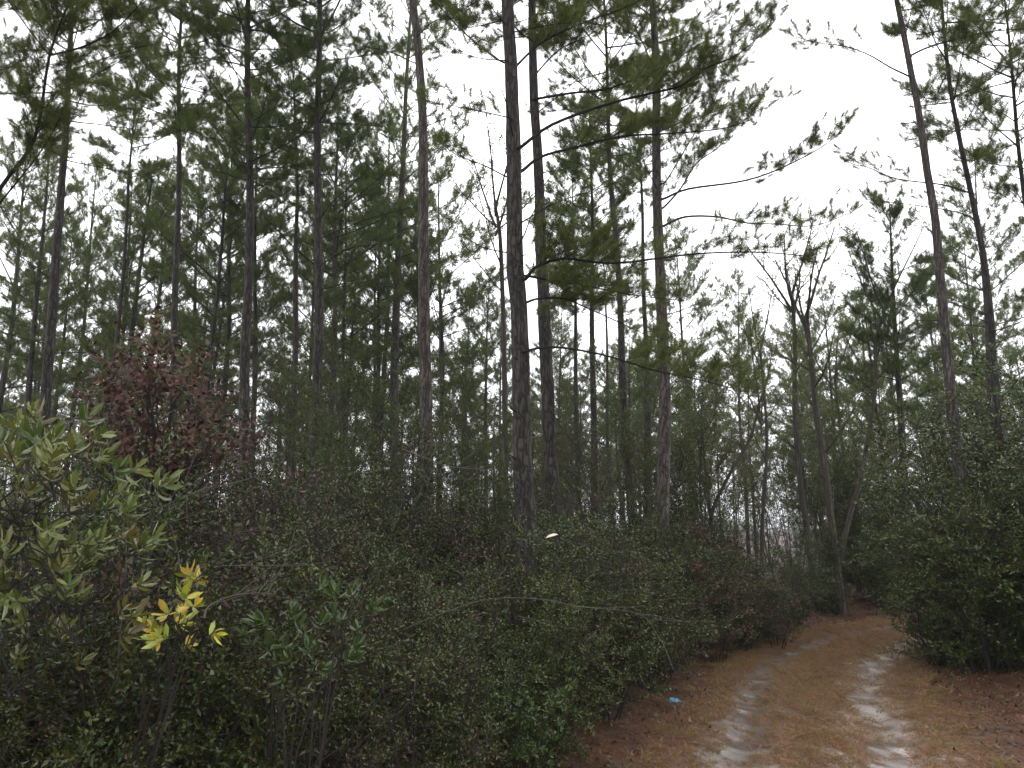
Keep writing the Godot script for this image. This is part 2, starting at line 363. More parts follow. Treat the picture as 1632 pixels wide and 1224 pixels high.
	[[Vector3(2.25, -0.15, -22), Vector3(2.27, 2.88, -22), Vector3(2.31, 7.05, -22), Vector3(2.33, 9.01, -22), Vector3(2.37, 15, -22)], 0.122, 15, 8.63, 1.9, -0.7, "bark", "dark pine seen below the long sweeping limbs, trunk thick at thicket level", [], 0.45, 10],
	[[Vector3(2.14, -0.15, -26), Vector3(2.15, 3.01, -26), Vector3(2.16, 6.75, -26), Vector3(2.15, 10.02, -26), Vector3(2.14, 15, -26)], 0.111, 15, 9.35, 1.9, -0.7, "bark", "thinner dark pine left of the one below the sweeping limbs", [], 0.45, 10],
	[[Vector3(3.53, -0.15, -29), Vector3(3.54, 3.1, -29), Vector3(3.57, 7.75, -29), Vector3(3.56, 10.67, -29), Vector3(3.55, 14, -29)], 0.093, 14, 10.92, 2, -0.7, "bark", "thinnest of the three dark pines below the sweeping limbs", [], 0.45, 10],
	[[Vector3(7.22, -0.15, -12.8), Vector3(7.26, 4.23, -12.8), Vector3(7.27, 4.9, -12.8), Vector3(7.27, 5.61, -12.8), Vector3(7.25, 6.57, -12.8), Vector3(7.24, 7.4, -12.8), Vector3(7.17, 8.24, -12.8), Vector3(7.13, 9.55, -12.8), Vector3(7.04, 10.99, -12.8), Vector3(6.99, 11.59, -12.8), Vector3(6.67, 17, -12.8)], 0.101, 17, 10.84, 1.8, 0.75, "bark_grey", "bare trunk leaning left above the bushes on the right of the road", [[[Vector3(7.09, 10.05, -12.8), Vector3(6.99, 10.04, -12.72), Vector3(6.64, 10.16, -12.64), Vector3(6.26, 10.34, -12.56), Vector3(5.83, 10.45, -12.48), Vector3(5.31, 10.47, -12.4), Vector3(4.89, 10.53, -12.32)], 0.55, 0.5, 1], [[Vector3(7.07, 10.45, -12.8), Vector3(7.17, 10.53, -12.85), Vector3(7.56, 10.74, -12.91), Vector3(8.24, 10.96, -12.96), Vector3(8.79, 11.11, -13.01), Vector3(9.4, 11.2, -13.07), Vector3(10, 11.31, -13.12)], 0.35, 0.8, 1], [[Vector3(7.13, 9.55, -12.8), Vector3(7.17, 9.53, -12.69), Vector3(7.25, 9.67, -12.59), Vector3(7.35, 9.89, -12.48)], 0.6, 0.4, 1]], 0.7, 9],
	[[Vector3(8.48, -0.15, -13.6), Vector3(8.48, 4.14, -13.6), Vector3(8.48, 4.58, -13.6), Vector3(8.49, 5.83, -13.6), Vector3(8.48, 6.94, -13.6), Vector3(8.42, 7.94, -13.6), Vector3(8.35, 9.08, -13.6), Vector3(8.29, 10.24, -13.6), Vector3(8.28, 11.38, -13.6), Vector3(8.26, 15, -13.6)], 0.084, 15, 9.57, 1.9, 0.75, "bark", "thinner dark trunk beside the leaning bare trunk, tilted the same way", [[[Vector3(8.4, 8.23, -13.6), Vector3(8.25, 8.2, -13.47), Vector3(7.73, 8.28, -13.34), Vector3(6.88, 8.33, -13.22), Vector3(6.34, 8.48, -13.09), Vector3(6.01, 8.48, -12.96)], 0.5, 0.5, 1], [[Vector3(8.43, 7.64, -13.6), Vector3(8.56, 7.73, -13.72), Vector3(8.27, 7.96, -13.84), Vector3(7.53, 8.15, -13.96), Vector3(6.72, 8.31, -14.08)], 0.6, 0.3, 1], [[Vector3(8.36, 8.85, -13.6), Vector3(8.34, 8.92, -13.65), Vector3(8.1, 9.22, -13.71), Vector3(7.49, 9.37, -13.76)], 0.5, 0.5, 1], [[Vector3(8.37, 8.59, -13.6), Vector3(8.31, 8.58, -13.49), Vector3(8.63, 8.96, -13.39), Vector3(8.97, 9.52, -13.28)], 0.5, 0.7, 1]], 0.6, 8],
	[[Vector3(10.16, -0.15, -15), Vector3(10.28, 4.46, -15), Vector3(10.41, 7.36, -15), Vector3(10.39, 10.26, -15), Vector3(10.4, 11.46, -15), Vector3(10.42, 15, -15)], 0.083, 15, 8.55, 2, 0.85, "bark", "pine at the picture's right edge with needles hanging over the bushes", [], 0.45, 10],
	[[Vector3(10.3, -0.15, -21), Vector3(10.34, 1.88, -21), Vector3(10.43, 4.87, -21), Vector3(10.51, 6.92, -21), Vector3(10.64, 11.5, -21)], 0.126, 11.5, 4.51, 2.3, 1.2, "bark", "low crowned pine standing behind the road bend beside the right bushes", [], 0.5, 4],
]
var HARDWOODS := [
	[[Vector3(7.84, -0.15, -21), Vector3(7.81, 0.76, -21), Vector3(7.73, 2.18, -21), Vector3(7.63, 3.38, -21), Vector3(7.61, 5.24, -21), Vector3(7.74, 7.15, -21), Vector3(7.74, 8.52, -21)], 0.109, "leftmost of the bare forking trees clustered where the road bends"],
	[[Vector3(8.09, -0.15, -20), Vector3(8.06, 0.83, -20), Vector3(7.99, 2.18, -20), Vector3(7.92, 3.62, -20), Vector3(7.81, 5.1, -20), Vector3(7.76, 6.43, -20), Vector3(7.72, 7.7, -20)], 0.119, "thickest bare forking tree where the road bends, opening like a fan"],
	[[Vector3(8.16, -0.15, -20.5), Vector3(8.24, 0.95, -20.5), Vector3(8.57, 2.18, -20.5), Vector3(9.08, 3.66, -20.5), Vector3(9.57, 5.65, -20.5), Vector3(9.71, 7.03, -20.5), Vector3(10.04, 7.98, -20.5)], 0.086, "bare tree slanting right across its upright neighbours at the road bend"],
	[[Vector3(10.41, -0.15, -22), Vector3(10.38, 1.86, -22), Vector3(10.36, 2.81, -22), Vector3(10.34, 4.41, -22), Vector3(10.25, 5.71, -22), Vector3(10.22, 6.59, -22)], 0.096, "bare tree leaning left in the bright gap at the road bend"],
	[[Vector3(10.28, -0.15, -24), Vector3(10.21, 2.02, -24), Vector3(10.15, 3.21, -24), Vector3(10.04, 5.52, -24), Vector3(10, 6.79, -24)], 0.081, "thin bare tree in the middle of the cluster at the road bend"],
	[[Vector3(-0.13, -0.15, -18.5), Vector3(-0.15, 2.77, -18.5), Vector3(-0.18, 5.71, -18.5), Vector3(-0.25, 8.29, -18.5), Vector3(-0.31, 9.41, -18.5), Vector3(-0.41, 10.03, -18.5)], 0.088, "leafless tree forking just left of the thickest pine"],
	[[Vector3(-2.18, -0.15, -24), Vector3(-2.19, 2.94, -24), Vector3(-2.2, 5.81, -24), Vector3(-2.29, 8.8, -24)], 0.057, "thin leafless tree right of the tall bare straight trunk"],
	[[Vector3(6.1, -0.15, -20), Vector3(6.25, 2.2, -20), Vector3(6.49, 4.4, -20), Vector3(6.46, 6.69, -20)], 0.064, "thin leafless tree left of the road bend cluster"],
	[[Vector3(4.26, -0.15, -18), Vector3(4.43, 2.2, -18), Vector3(4.91, 3.32, -18), Vector3(5.45, 4.18, -18), Vector3(5.72, 5.05, -18)], 0.057, "dark stem bending right above the rusty bushes left of the road"],
]


# ------------------------------------------------------------------ plants
var TUFTS := []        # pine shoots, fine
var TUFT_COLS := []
var FAR_TUFTS := []    # pine shoots, fewer and broader needles
var FAR_COLS := []
var SPRAYS := {}       # kind -> [templates], [colour sets], big
var bark_noise := FastNoiseLite.new()
var clump_noise := FastNoiseLite.new()


func make_templates() -> void:
	bark_noise.seed = 4
	bark_noise.frequency = 0.35
	clump_noise.seed = 12
	clump_noise.frequency = 1.7
	var r := rng_of(1)
	var green := [Color(0.125, 0.15, 0.05), Color(0.1, 0.13, 0.05), Color(0.15, 0.165, 0.055), Color(0.085, 0.115, 0.05)]
	for k in 5:
		var t := tuft(r, 0.12, 110, 0.17, 0.005)
		TUFTS.append(t)
		TUFT_COLS.append(colours(t, green, r, 0.25))
		var f := tuft(r, 0.13, 44, 0.2, 0.0125)
		FAR_TUFTS.append(f)
		FAR_COLS.append(colours(f, green, r, 0.25))
	# kind: twig length, leaves, leaf length, width, whorled, big, palette
	var kinds := {
		"small": [0.24, 16, 0.034, 0.016, false, false, [Color(0.052, 0.085, 0.014), Color(0.036, 0.066, 0.014), Color(0.075, 0.1, 0.018), Color(0.085, 0.088, 0.02)]],
		"olive": [0.26, 12, 0.042, 0.018, false, false, [Color(0.078, 0.085, 0.018), Color(0.055, 0.08, 0.016), Color(0.1, 0.092, 0.022), Color(0.075, 0.054, 0.022)]],
		"bay": [0.16, 9, 0.085, 0.026, true, true, [Color(0.065, 0.105, 0.03), Color(0.055, 0.095, 0.03), Color(0.09, 0.125, 0.035)]],
		"oak": [0.2, 10, 0.082, 0.025, true, true, [Color(0.14, 0.18, 0.045), Color(0.17, 0.2, 0.055), Color(0.1, 0.14, 0.04), Color(0.2, 0.22, 0.07), Color(0.15, 0.13, 0.05)]],
		"yellow": [0.14, 8, 0.076, 0.025, true, true, [Color(0.6, 0.52, 0.08), Color(0.5, 0.5, 0.09), Color(0.34, 0.4, 0.08), Color(0.58, 0.4, 0.08)]],
		"brown": [0.26, 6, 0.045, 0.02, false, false, [Color(0.075, 0.045, 0.027), Color(0.055, 0.035, 0.024), Color(0.1, 0.065, 0.037)]],
		"red": [0.28, 9, 0.085, 0.04, false, false, [Color(0.1, 0.03, 0.025), Color(0.07, 0.024, 0.021), Color(0.13, 0.045, 0.03), Color(0.08, 0.045, 0.026)]],
		"thin": [0.3, 8, 0.06, 0.026, false, false, [Color(0.15, 0.19, 0.05), Color(0.18, 0.2, 0.055), Color(0.2, 0.18, 0.06), Color(0.1, 0.145, 0.045)]],
		"glossy": [0.24, 13, 0.055, 0.022, false, false, [Color(0.056, 0.088, 0.015), Color(0.043, 0.072, 0.015), Color(0.08, 0.105, 0.02), Color(0.1, 0.098, 0.023)]],
		"rust": [0.26, 9, 0.055, 0.026, false, false, [Color(0.12, 0.055, 0.032), Color(0.09, 0.048, 0.03), Color(0.08, 0.07, 0.03)]],
	}
	for k in kinds:
		var a: Array = kinds[k]
		var ts := []
		var cs := []
		for q in 5:
			var t := spray(r, a[0], a[1], a[2], a[3], a[4], a[5], 0.25 if k in ["red", "rust", "brown"] else 0.0)
			ts.append(t)
			cs.append(colours(t, a[6], r, 0.28))
		var singles := []
		if a[5]:
			# single leaves of this kind: a few shapes in a few tones
			for q in 14:
				var g := Geo.new()
				var p := leaf_points(a[2], a[3] * r.randf_range(0.8, 1.15), a[3] * r.randf_range(0.05, 0.25), a[2] * r.randf_range(-0.05, 0.4), true)
				g.v.append_array(p)
				g.n.append_array(normals_of(p, BIG_IDX))
				var tone: Color = vary(a[6][q % a[6].size()], r, 0.28)
				for e in 8:
					g.c.append(tone if e < 7 or r.randf() < 0.7 else tone.lerp(Color(0.16, 0.08, 0.03), 0.7))
				singles.append(g.mesh(PackedInt32Array(BIG_IDX), 8))
		SPRAYS[k] = [ts, cs, a[5], singles]


func bend(from: Vector3, dir: Vector3, length: float, steps: int, lift: float, wander: float, r: RandomNumberGenerator) -> PackedVector3Array:
	var pts := PackedVector3Array([from])
	var d := dir.normalized()
	for k in steps:
		d = (d + Vector3(r.randf_range(-wander, wander), lift / steps + r.randf_range(-wander, wander) * 0.6, r.randf_range(-wander, wander))).normalized()
		pts.append(pts[k] + d * length / steps)
	return pts


func taper(k: int, a: float, b: float) -> PackedFloat32Array:
	var out := PackedFloat32Array()
	for q in k:
		out.append(lerpf(a, b, float(q) / (k - 1)))
	return out


func along(pts: PackedVector3Array, f: float) -> Array:
	var x := clampf(f, 0.0, 0.999) * (pts.size() - 1)
	var k := int(x)
	return [pts[k].lerp(pts[k + 1], x - k), (pts[k + 1] - pts[k]).normalized()]


# twigs and shoots on a pine limb
func dress_limb(pts: PackedVector3Array, r0: float, from: float, twigs: int, wood: Geo, needles: Geo, shoots_at: Array, r: RandomNumberGenerator, fine: bool, full: float) -> void:
	var near := fine and full >= 0.0
	full = absf(full)
	var ts: Array = TUFTS if near else FAR_TUFTS
	var cs: Array = TUFT_COLS if near else FAR_COLS
	var length := 0.0
	for k in pts.size() - 1:
		length += pts[k].distance_to(pts[k + 1])
	for q in twigs + 1:
		var f := from + (1.0 - from) * (q + r.randf_range(-0.3, 0.3)) / twigs if q < twigs else 0.99
		var a := along(pts, f)
		var p: Vector3 = a[0]
		var t: Vector3 = a[1]
		var side := t.cross(Vector3.UP).normalized() * (1.0 if q % 2 == 0 else -1.0)
		var d := t
		if q < twigs:
			d = (t * r.randf_range(0.35, 1.0) + side * r.randf_range(0.3, 1.1) + Vector3.UP * r.randf_range(-0.25, 0.7)).normalized()
		var tl := (0.22 + 0.36 * (1.0 - f)) * clampf(length * 0.5, 0.5, 1.5) * r.randf_range(0.45, 1.5)
		var tp := bend(p, d, tl, 3, 0.35, 0.16, r)
		wood.tube(tp, taper(4, maxf(0.004, r0 * 0.3 * (1.1 - f)), 0.003), 3, Color.WHITE, 0.4)
		var shoots := maxi(2, int(tl / (0.13 if near else 0.15) * full))
		for s in shoots:
			var g := along(tp, 0.3 + 0.7 * (s + 0.5) / shoots if s < shoots - 1 else 0.95)
			var out: Vector3 = (g[1] * 0.8 + Vector3(r.randf_range(-0.8, 0.8), r.randf_range(-0.15, 0.75), r.randf_range(-0.8, 0.8))).normalized()
			var k := r.randi() % 5
			var size := r.randf_range(0.6, 1.05)
			var xf := Transform3D(aim(out, r.randf() * TAU).scaled_local(Vector3.ONE * size), (g[0] as Vector3) + Vector3(r.randf_range(-0.07, 0.07), r.randf_range(-0.04, 0.09), r.randf_range(-0.07, 0.07)))
			if fine:
				shoots_at.append(xf)
			else:
				needles.stamp(ts[k], xf, cs[k][r.randi() % 5])


# spine: points of the trunk from the ground up; hb: height of the first live whorl
func pine_parts(root: Node3D, spine: PackedVector3Array, r0: float, tall: float, hb: float, reach: float, s: int, fine: bool, full: float, limbs: Array, mat: Material, whorl := 0.62, stubs := 10) -> void:
	var r := rng_of(s)
	var top := spine[spine.size() - 1]
	# resample the trunk
	var pts := PackedVector3Array()
	var rad := PackedFloat32Array()
	var step := 0.3 if fine else 0.9
	var y := spine[0].y
	while y < tall:
		var p := spine_at(spine, y)
		p.x += 0.025 * sin(y * 0.9 + s) * minf(y, 1.0)
		p.z += 0.03 * sin(y * 0.7 + s * 2.0) * minf(y, 1.0)
		pts.append(p)
		var f := clampf(y / tall, 0.0, 1.0)
		rad.append(r0 * (pow(1.0 - f, 0.75) * 0.96 + 0.02 + 0.22 * exp(-maxf(y, 0.0) * 2.2)))
		y += step
	var trunk := Geo.new()
	trunk.tube(pts, rad, 18 if fine else 8, Color.WHITE, 0.34, 0.2 if fine else 0.0, bark_noise if fine else null)
	var needles := Geo.new()
	var shoots_at := []
	var loose := trunk if not fine else Geo.new()
	# dead stubs below the live crown
	for q in stubs:
		var h := r.randf_range(minf(1.5, hb * 0.3), hb + 1.0)
		var az := r.randf() * TAU
		var d := Vector3(cos(az), r.randf_range(-0.1, 0.4), sin(az))
		var l := r.randf_range(0.12, 0.5) if r.randf() < 0.6 else r.randf_range(0.6, 1.5)
		var bp := bend(spine_at(spine, h) + d * r0 * 0.4, d, l, 4, 0.1, 0.13, r)
		loose.tube(bp, taper(5, 0.013, 0.004), 5, Color(0.7, 0.65, 0.62), 0.4)
	if fine and stubs > 0:
		loose.v.append_array(PackedVector3Array())
		obj("dead_stubs", loose.mesh(), mat, root).set_meta("kind", "stuff")
	# live whorls
	y = hb
	var turn := r.randf() * TAU
	while y < tall - 0.4:
		var f := (y - hb) / maxf(tall - hb, 0.1)
		var n := 2 + r.randi() % 3
		turn += 0.9
		for q in n:
			var az := turn + TAU * q / n + r.randf_range(-0.45, 0.45)
			var el := lerpf(0.12, 1.0, f) + r.randf_range(-0.2, 0.25)
			var l := reach * (sin(PI * clampf(0.16 + f * 0.84, 0.0, 1.0)) * 0.85 + 0.15) * r.randf_range(0.6, 1.1)
			if f > 0.85:
				l *= 0.7
			var d := Vector3(cos(az) * cos(el), sin(el), sin(az) * cos(el))
			var yy := y + r.randf_range(-0.15, 0.15)
			var lp := bend(spine_at(spine, yy), d, l, 6, r.randf_range(-0.25, 0.7), 0.1, r)
			var lr := clampf(0.005 + l * 0.007, 0.008, r0 * 0.4)
			var w := Geo.new() if fine else trunk
			w.tube(lp, taper(7, lr, lr * 0.22), 6 if fine else 4, Color(0.75, 0.7, 0.68), 0.34)
			dress_limb(lp, lr, 0.32, int(l * (8.5 if fine else 5.4)) + 2, w, needles, shoots_at, r, fine, full)
			if fine:
				obj("branch", w.mesh(), mat, root)
		y += whorl * r.randf_range(0.75, 1.3)
	# limbs of known course: [[points], needles from, fullness]
	for a in limbs:
		var lp: PackedVector3Array = curve_through(a[0])
		var l := 0.0
		for k in lp.size() - 1:
			l += lp[k].distance_to(lp[k + 1])
		var lr: float = clampf(0.006 + l * 0.0055, 0.01, r0 * 0.36) * (a[3] if a.size() > 3 else 1.0)
		var w := Geo.new()
		w.tube(lp, taper(lp.size(), lr, lr * 0.2), 7, Color(0.7, 0.65, 0.63), 0.34)
		dress_limb(lp, lr, a[1], int(l * 10.0 * a[2]) + 2, w, needles, shoots_at, r, true, full)
		obj("branch", w.mesh(), mat, root)
	obj("trunk", trunk.mesh(), mat, root)
	if needles.v.size():
		obj("crown", needles.mesh(), M.needle, root)
	if shoots_at.size():
		var g := Geo.new()
		var k := s % 5
		g.stamp((TUFTS if full >= 0.0 else FAR_TUFTS)[k], Transform3D.IDENTITY, (TUFT_COLS if full >= 0.0 else FAR_COLS)[k][s % 3])
		var mm := MultiMesh.new()
		mm.transform_format = MultiMesh.TRANSFORM_3D
		mm.use_colors = true
		mm.mesh = g.mesh()
		mm.instance_count = shoots_at.size()
		for q in shoots_at.size():
			mm.set_instance_transform(q, shoots_at[q])
			mm.set_instance_color(q, vary(Color(1, 1, 1), r, 0.3))
		var o := MultiMeshInstance3D.new()
		o.name = "crown"
		o.multimesh = mm
		o.material_override = M.needle
		o.set_meta("kind", "stuff")
		root.add_child(o)


func curve_through(a: Array) -> PackedVector3Array:
	var out := PackedVector3Array()
	for k in a.size() - 1:
		var p0: Vector3 = a[maxi(k - 1, 0)]
		var p3: Vector3 = a[mini(k + 2, a.size() - 1)]
		for q in 4:
			out.append((a[k] as Vector3).cubic_interpolate(a[k + 1], p0, p3, q / 4.0))
	out.append(a[a.size() - 1])
	return out


func spine_at(sp: PackedVector3Array, y: float) -> Vector3:
	for k in sp.size() - 1:
		if y <= sp[k + 1].y or k == sp.size() - 2:
			return sp[k].lerp(sp[k + 1], (y - sp[k].y) / (sp[k + 1].y - sp[k].y))
	return sp[0]


# a broad-leaved tree or sapling, branching again and again
func grow(pts: PackedVector3Array, r0: float, level: int, wood: Geo, leaves: Geo, kind: String, per: float, r: RandomNumberGenerator, spread: float) -> void:
	wood.tube(pts, taper(pts.size(), r0, r0 * (0.35 if level > 0 else 0.25)), 7 if level == 2 else (5 if level == 1 else 4), Color.WHITE, 0.34)
	var length := 0.0
	for k in pts.size() - 1:
		length += pts[k].distance_to(pts[k + 1])
	if level > 0:
		var n := int(clampf(length * (2.2 if level == 1 else 1.6), 3, 14))
		for q in n:
			var f := lerpf(0.35 if level == 2 else 0.2, 1.0, (q + r.randf()) / n)
			var a := along(pts, f)
			var az := r.randf() * TAU
			var d: Vector3 = (a[1] * r.randf_range(0.6, 1.1) + Vector3(cos(az), r.randf_range(-0.1, 0.5), sin(az)) * spread).normalized()
			var l := length * r.randf_range(0.3, 0.5) * (1.2 - 0.6 * f)
			grow(bend(a[0], d, l, 4, 0.25, 0.16, r), r0 * 0.42 * (1.15 - f * 0.5), level - 1, wood, leaves, kind, per, r, spread)
	if level < 2 and per > 0.0:
		leaf_along(pts, length, wood, leaves, kind, per, r)


func leaf_along(pts: PackedVector3Array, length: float, wood: Geo, leaves: Geo, kind: String, per: float, r: RandomNumberGenerator) -> void:
	var set_: Array = SPRAYS[kind]
	var n := int(length * per + r.randf())
	for q in n:
		var a := along(pts, lerpf(0.25, 1.0, (q + r.randf()) / n))
		var d: Vector3 = (a[1] * 0.5 + Vector3(r.randf_range(-1, 1), r.randf_range(-0.4, 0.9), r.randf_range(-1, 1))).normalized()
		var k := r.randi() % 5
		var xf := Transform3D(aim(d, r.randf() * TAU).scaled_local(Vector3.ONE * r.randf_range(0.75, 1.25)), a[0])
		leaves.stamp(set_[0][k], xf, set_[1][k][r.randi() % 5])
		var t: Dictionary = set_[0][k].twig
		var base := wood.v.size()
		wood.v.append_array(xf * (t.v as PackedVector3Array))
		wood.n.append_array(Transform3D(xf.basis.orthonormalized(), Vector3.ZERO) * (t.n as PackedVector3Array))
		for e in (t.v as PackedVector3Array).size():
			wood.c.append(Color.WHITE)
			wood.u.append(Vector2(0.5, 0.0))
		for e in (t.i as PackedInt32Array):
			wood.i.append(e + base)


func leaf_mesh(g: Geo, kind: String) -> ArrayMesh:
	return g.mesh(PackedInt32Array(BIG_IDX), 8) if SPRAYS[kind][2] else g.mesh(PackedInt32Array(LEAF_IDX), 5)


# many stems from one stool, leaves through the whole volume
func shrub_parts(root: Node3D, tall: float, wide: float, stems: int, kind: String, per: float, s: int, wood_mat: Material, leaf_mat: Material, second := "", low := 0.12) -> void:
	var r := rng_of(s)
	var wood := Geo.new()
	var leaves := Geo.new()
	var other := Geo.new()
	for q in stems:
		var az := TAU * q / stems + r.randf_range(-0.5, 0.5)
		var out := r.randf_range(0.05, 1.0)
		var from := Vector3(cos(az), 0, sin(az)) * wide * 0.12 * r.randf()
		var h := tall * sqrt(1.0 - 0.75 * out * out) * r.randf_range(0.75, 1.08)
		var d := Vector3(cos(az) * out * wide * 0.55, h, sin(az) * out * wide * 0.55)
		var pts := bend(from, d, h, 7, -0.15, 0.13, r)
		wood.tube(pts, taper(8, 0.006 + 0.006 * tall * r.randf(), 0.003), 5, Color.WHITE, 0.3)
		var n := int(h * 8.0)
		for k in n:
			var a := along(pts, lerpf(low, 1.0, (k + r.randf()) / n))
			var ta := r.randf() * TAU
			var td := Vector3(cos(ta), r.randf_range(-0.25, 0.7), sin(ta))
			var tl := wide * r.randf_range(0.12, 0.3)
			var tp := bend(a[0], td, tl, 3, 0.1, 0.2, r)
			wood.tube(tp, taper(4, 0.004, 0.0018), 3, Color.WHITE, 0.3)
			var clump := clump_noise.get_noise_3dv(tp[3] + Vector3(s, 0, 0))
			if clump < -0.06:
				continue
			if second != "" and r.randf() < 0.16:
				leaf_along(tp, tl, wood, other, second, per * (1.45 + clump * 2.2), r)
			else:
				leaf_along(tp, tl, wood, leaves, kind, per * (1.45 + clump * 2.2), r)
	obj("stems", wood.mesh(), wood_mat, root)
	if leaves.v.size():
		obj("foliage", leaf_mesh(leaves, kind), leaf_mat, root)
	if other.v.size():
		obj("foliage", leaf_mesh(other, second), M.dry, root)


func model(called: String, category: String) -> Node3D:
	var o := Node3D.new()
	o.name = called
	o.set_meta("kind_name", called)
	o.set_meta("category", category)
	return o


# ------------------------------------------------------------------ ground and road
var ROAD := PackedVector3Array()
var low_noise := FastNoiseLite.new()
var mid_noise := FastNoiseLite.new()
var fine_noise := FastNoiseLite.new()


func make_road_line() -> void:
	ROAD = curve_through([Vector3(-1.2, 0, 6), Vector3(-0.2, 0, 1), Vector3(0.9, 0, -3), Vector3(2.0, 0, -5.8), Vector3(2.84, 0, -7.83), Vector3(3.6, 0, -9.9), Vector3(4.27, 0, -11.82), Vector3(5.65, 0, -14.3), Vector3(7.3, 0, -16.4), Vector3(9.6, 0, -18.2), Vector3(13, 0, -19.6), Vector3(19, 0, -21), Vector3(30, 0, -23)])
	low_noise.seed = 21
	low_noise.frequency = 0.16
	mid_noise.seed = 22
	mid_noise.frequency = 0.9
	fine_noise.seed = 23
	fine_noise.frequency = 5.0


# distance from the middle of the road, negative on the left
func off_road(x: float, z: float) -> float:
	if x < -7.0 or z < -32.0 or z > 14.0 or x > 34.0:
		return 9.0
	var best := 81.0
	var sign_ := 1.0
	for k in ROAD.size() - 1:
		var a := ROAD[k]
		var bx := ROAD[k + 1].x - a.x
		var bz := ROAD[k + 1].z - a.z
		var t := clampf(((x - a.x) * bx + (z - a.z) * bz) / (bx * bx + bz * bz), 0.0, 1.0)
		var dx := x - a.x - bx * t
		var dz := z - a.z - bz * t
		var d := dx * dx + dz * dz
		if d < best:
			best = d
			sign_ = 1.0 if dx * -bz + dz * bx > 0.0 else -1.0
	return sqrt(best) * sign_


func rut(d: float) -> float:
	return exp(-pow((absf(d) - 0.73) / 0.23, 2.0))


func height(x: float, z: float, d: float) -> float:
	var h := 0.28 * smooth(1.5, 3.6, absf(d)) + low_noise.get_noise_2d(x, z) * 0.16 * smooth(1.2, 4.0, absf(d))
	h += mid_noise.get_noise_2d(x * 1.3, z * 1.3) * lerpf(0.022, 0.05, smooth(1.2, 3.0, absf(d)))
	h += fine_noise.get_noise_2d(x, z) * 0.008
	var deep := 0.055 + 0.05 * low_noise.get_noise_2d(x * 3.0 + 50.0, z * 3.0)
	if d > 0.0:
		deep += 0.02 * smooth(-9.0, -10.5, z)
	return h - deep * rut(d)


func ground_colour(x: float, z: float, d: float) -> Color:
	var n := mid_noise.get_noise_2d(x * 2.0 + 30.0, z * 2.0) * 0.5 + 0.5
	var f := fine_noise.get_noise_2d(x + 9.0, z) * 0.5 + 0.5
	var straw := Color(0.19, 0.112, 0.062).lerp(Color(0.145, 0.11, 0.055), n)
	var litter := Color(0.06, 0.034, 0.024).lerp(Color(0.095, 0.052, 0.033), f)
	var c := straw.lerp(litter, smooth(1.25, 2.0, absf(d) + (n - 0.5) * 0.9))
	var pale := smooth(-0.1, 0.3, mid_noise.get_noise_2d(x * 1.1 + 70.0, z * 2.6) + (f - 0.5) * 0.5 + (0.34 if d > 0.0 else -0.22 + 0.34 * smooth(-9.5, -7.5, z)))
	var sand := Color(0.2, 0.165, 0.145).lerp(Color(0.6, 0.55, 0.52) if d > 0.0 else Color(0.44, 0.4, 0.38), pale)
	var bare := clampf(exp(-pow((absf(d) - 0.73) / lerpf(0.36, 0.52 if d > 0.0 else 0.46, smooth(-11.0, -8.0, z)), 2.0)) * (2.3 if d > 0.0 else 1.7) + (n - 0.62) * 1.1 + (f - 0.5) * 0.5, 0.0, 1.0) * (1.0 - smooth(1.1, 1.5, absf(d)))
	return c.lerp(sand, bare) * lerpf(0.85, 1.15, f)


func axis(parts: Array) -> PackedFloat32Array:
	var out := PackedFloat32Array()
	for p in parts:
		var x: float = p[0]
		while (p[2] > 0 and x < p[1] - 0.001) or (p[2] < 0 and x > p[1] + 0.001):
			out.append(x)
			x += p[2]
	return out


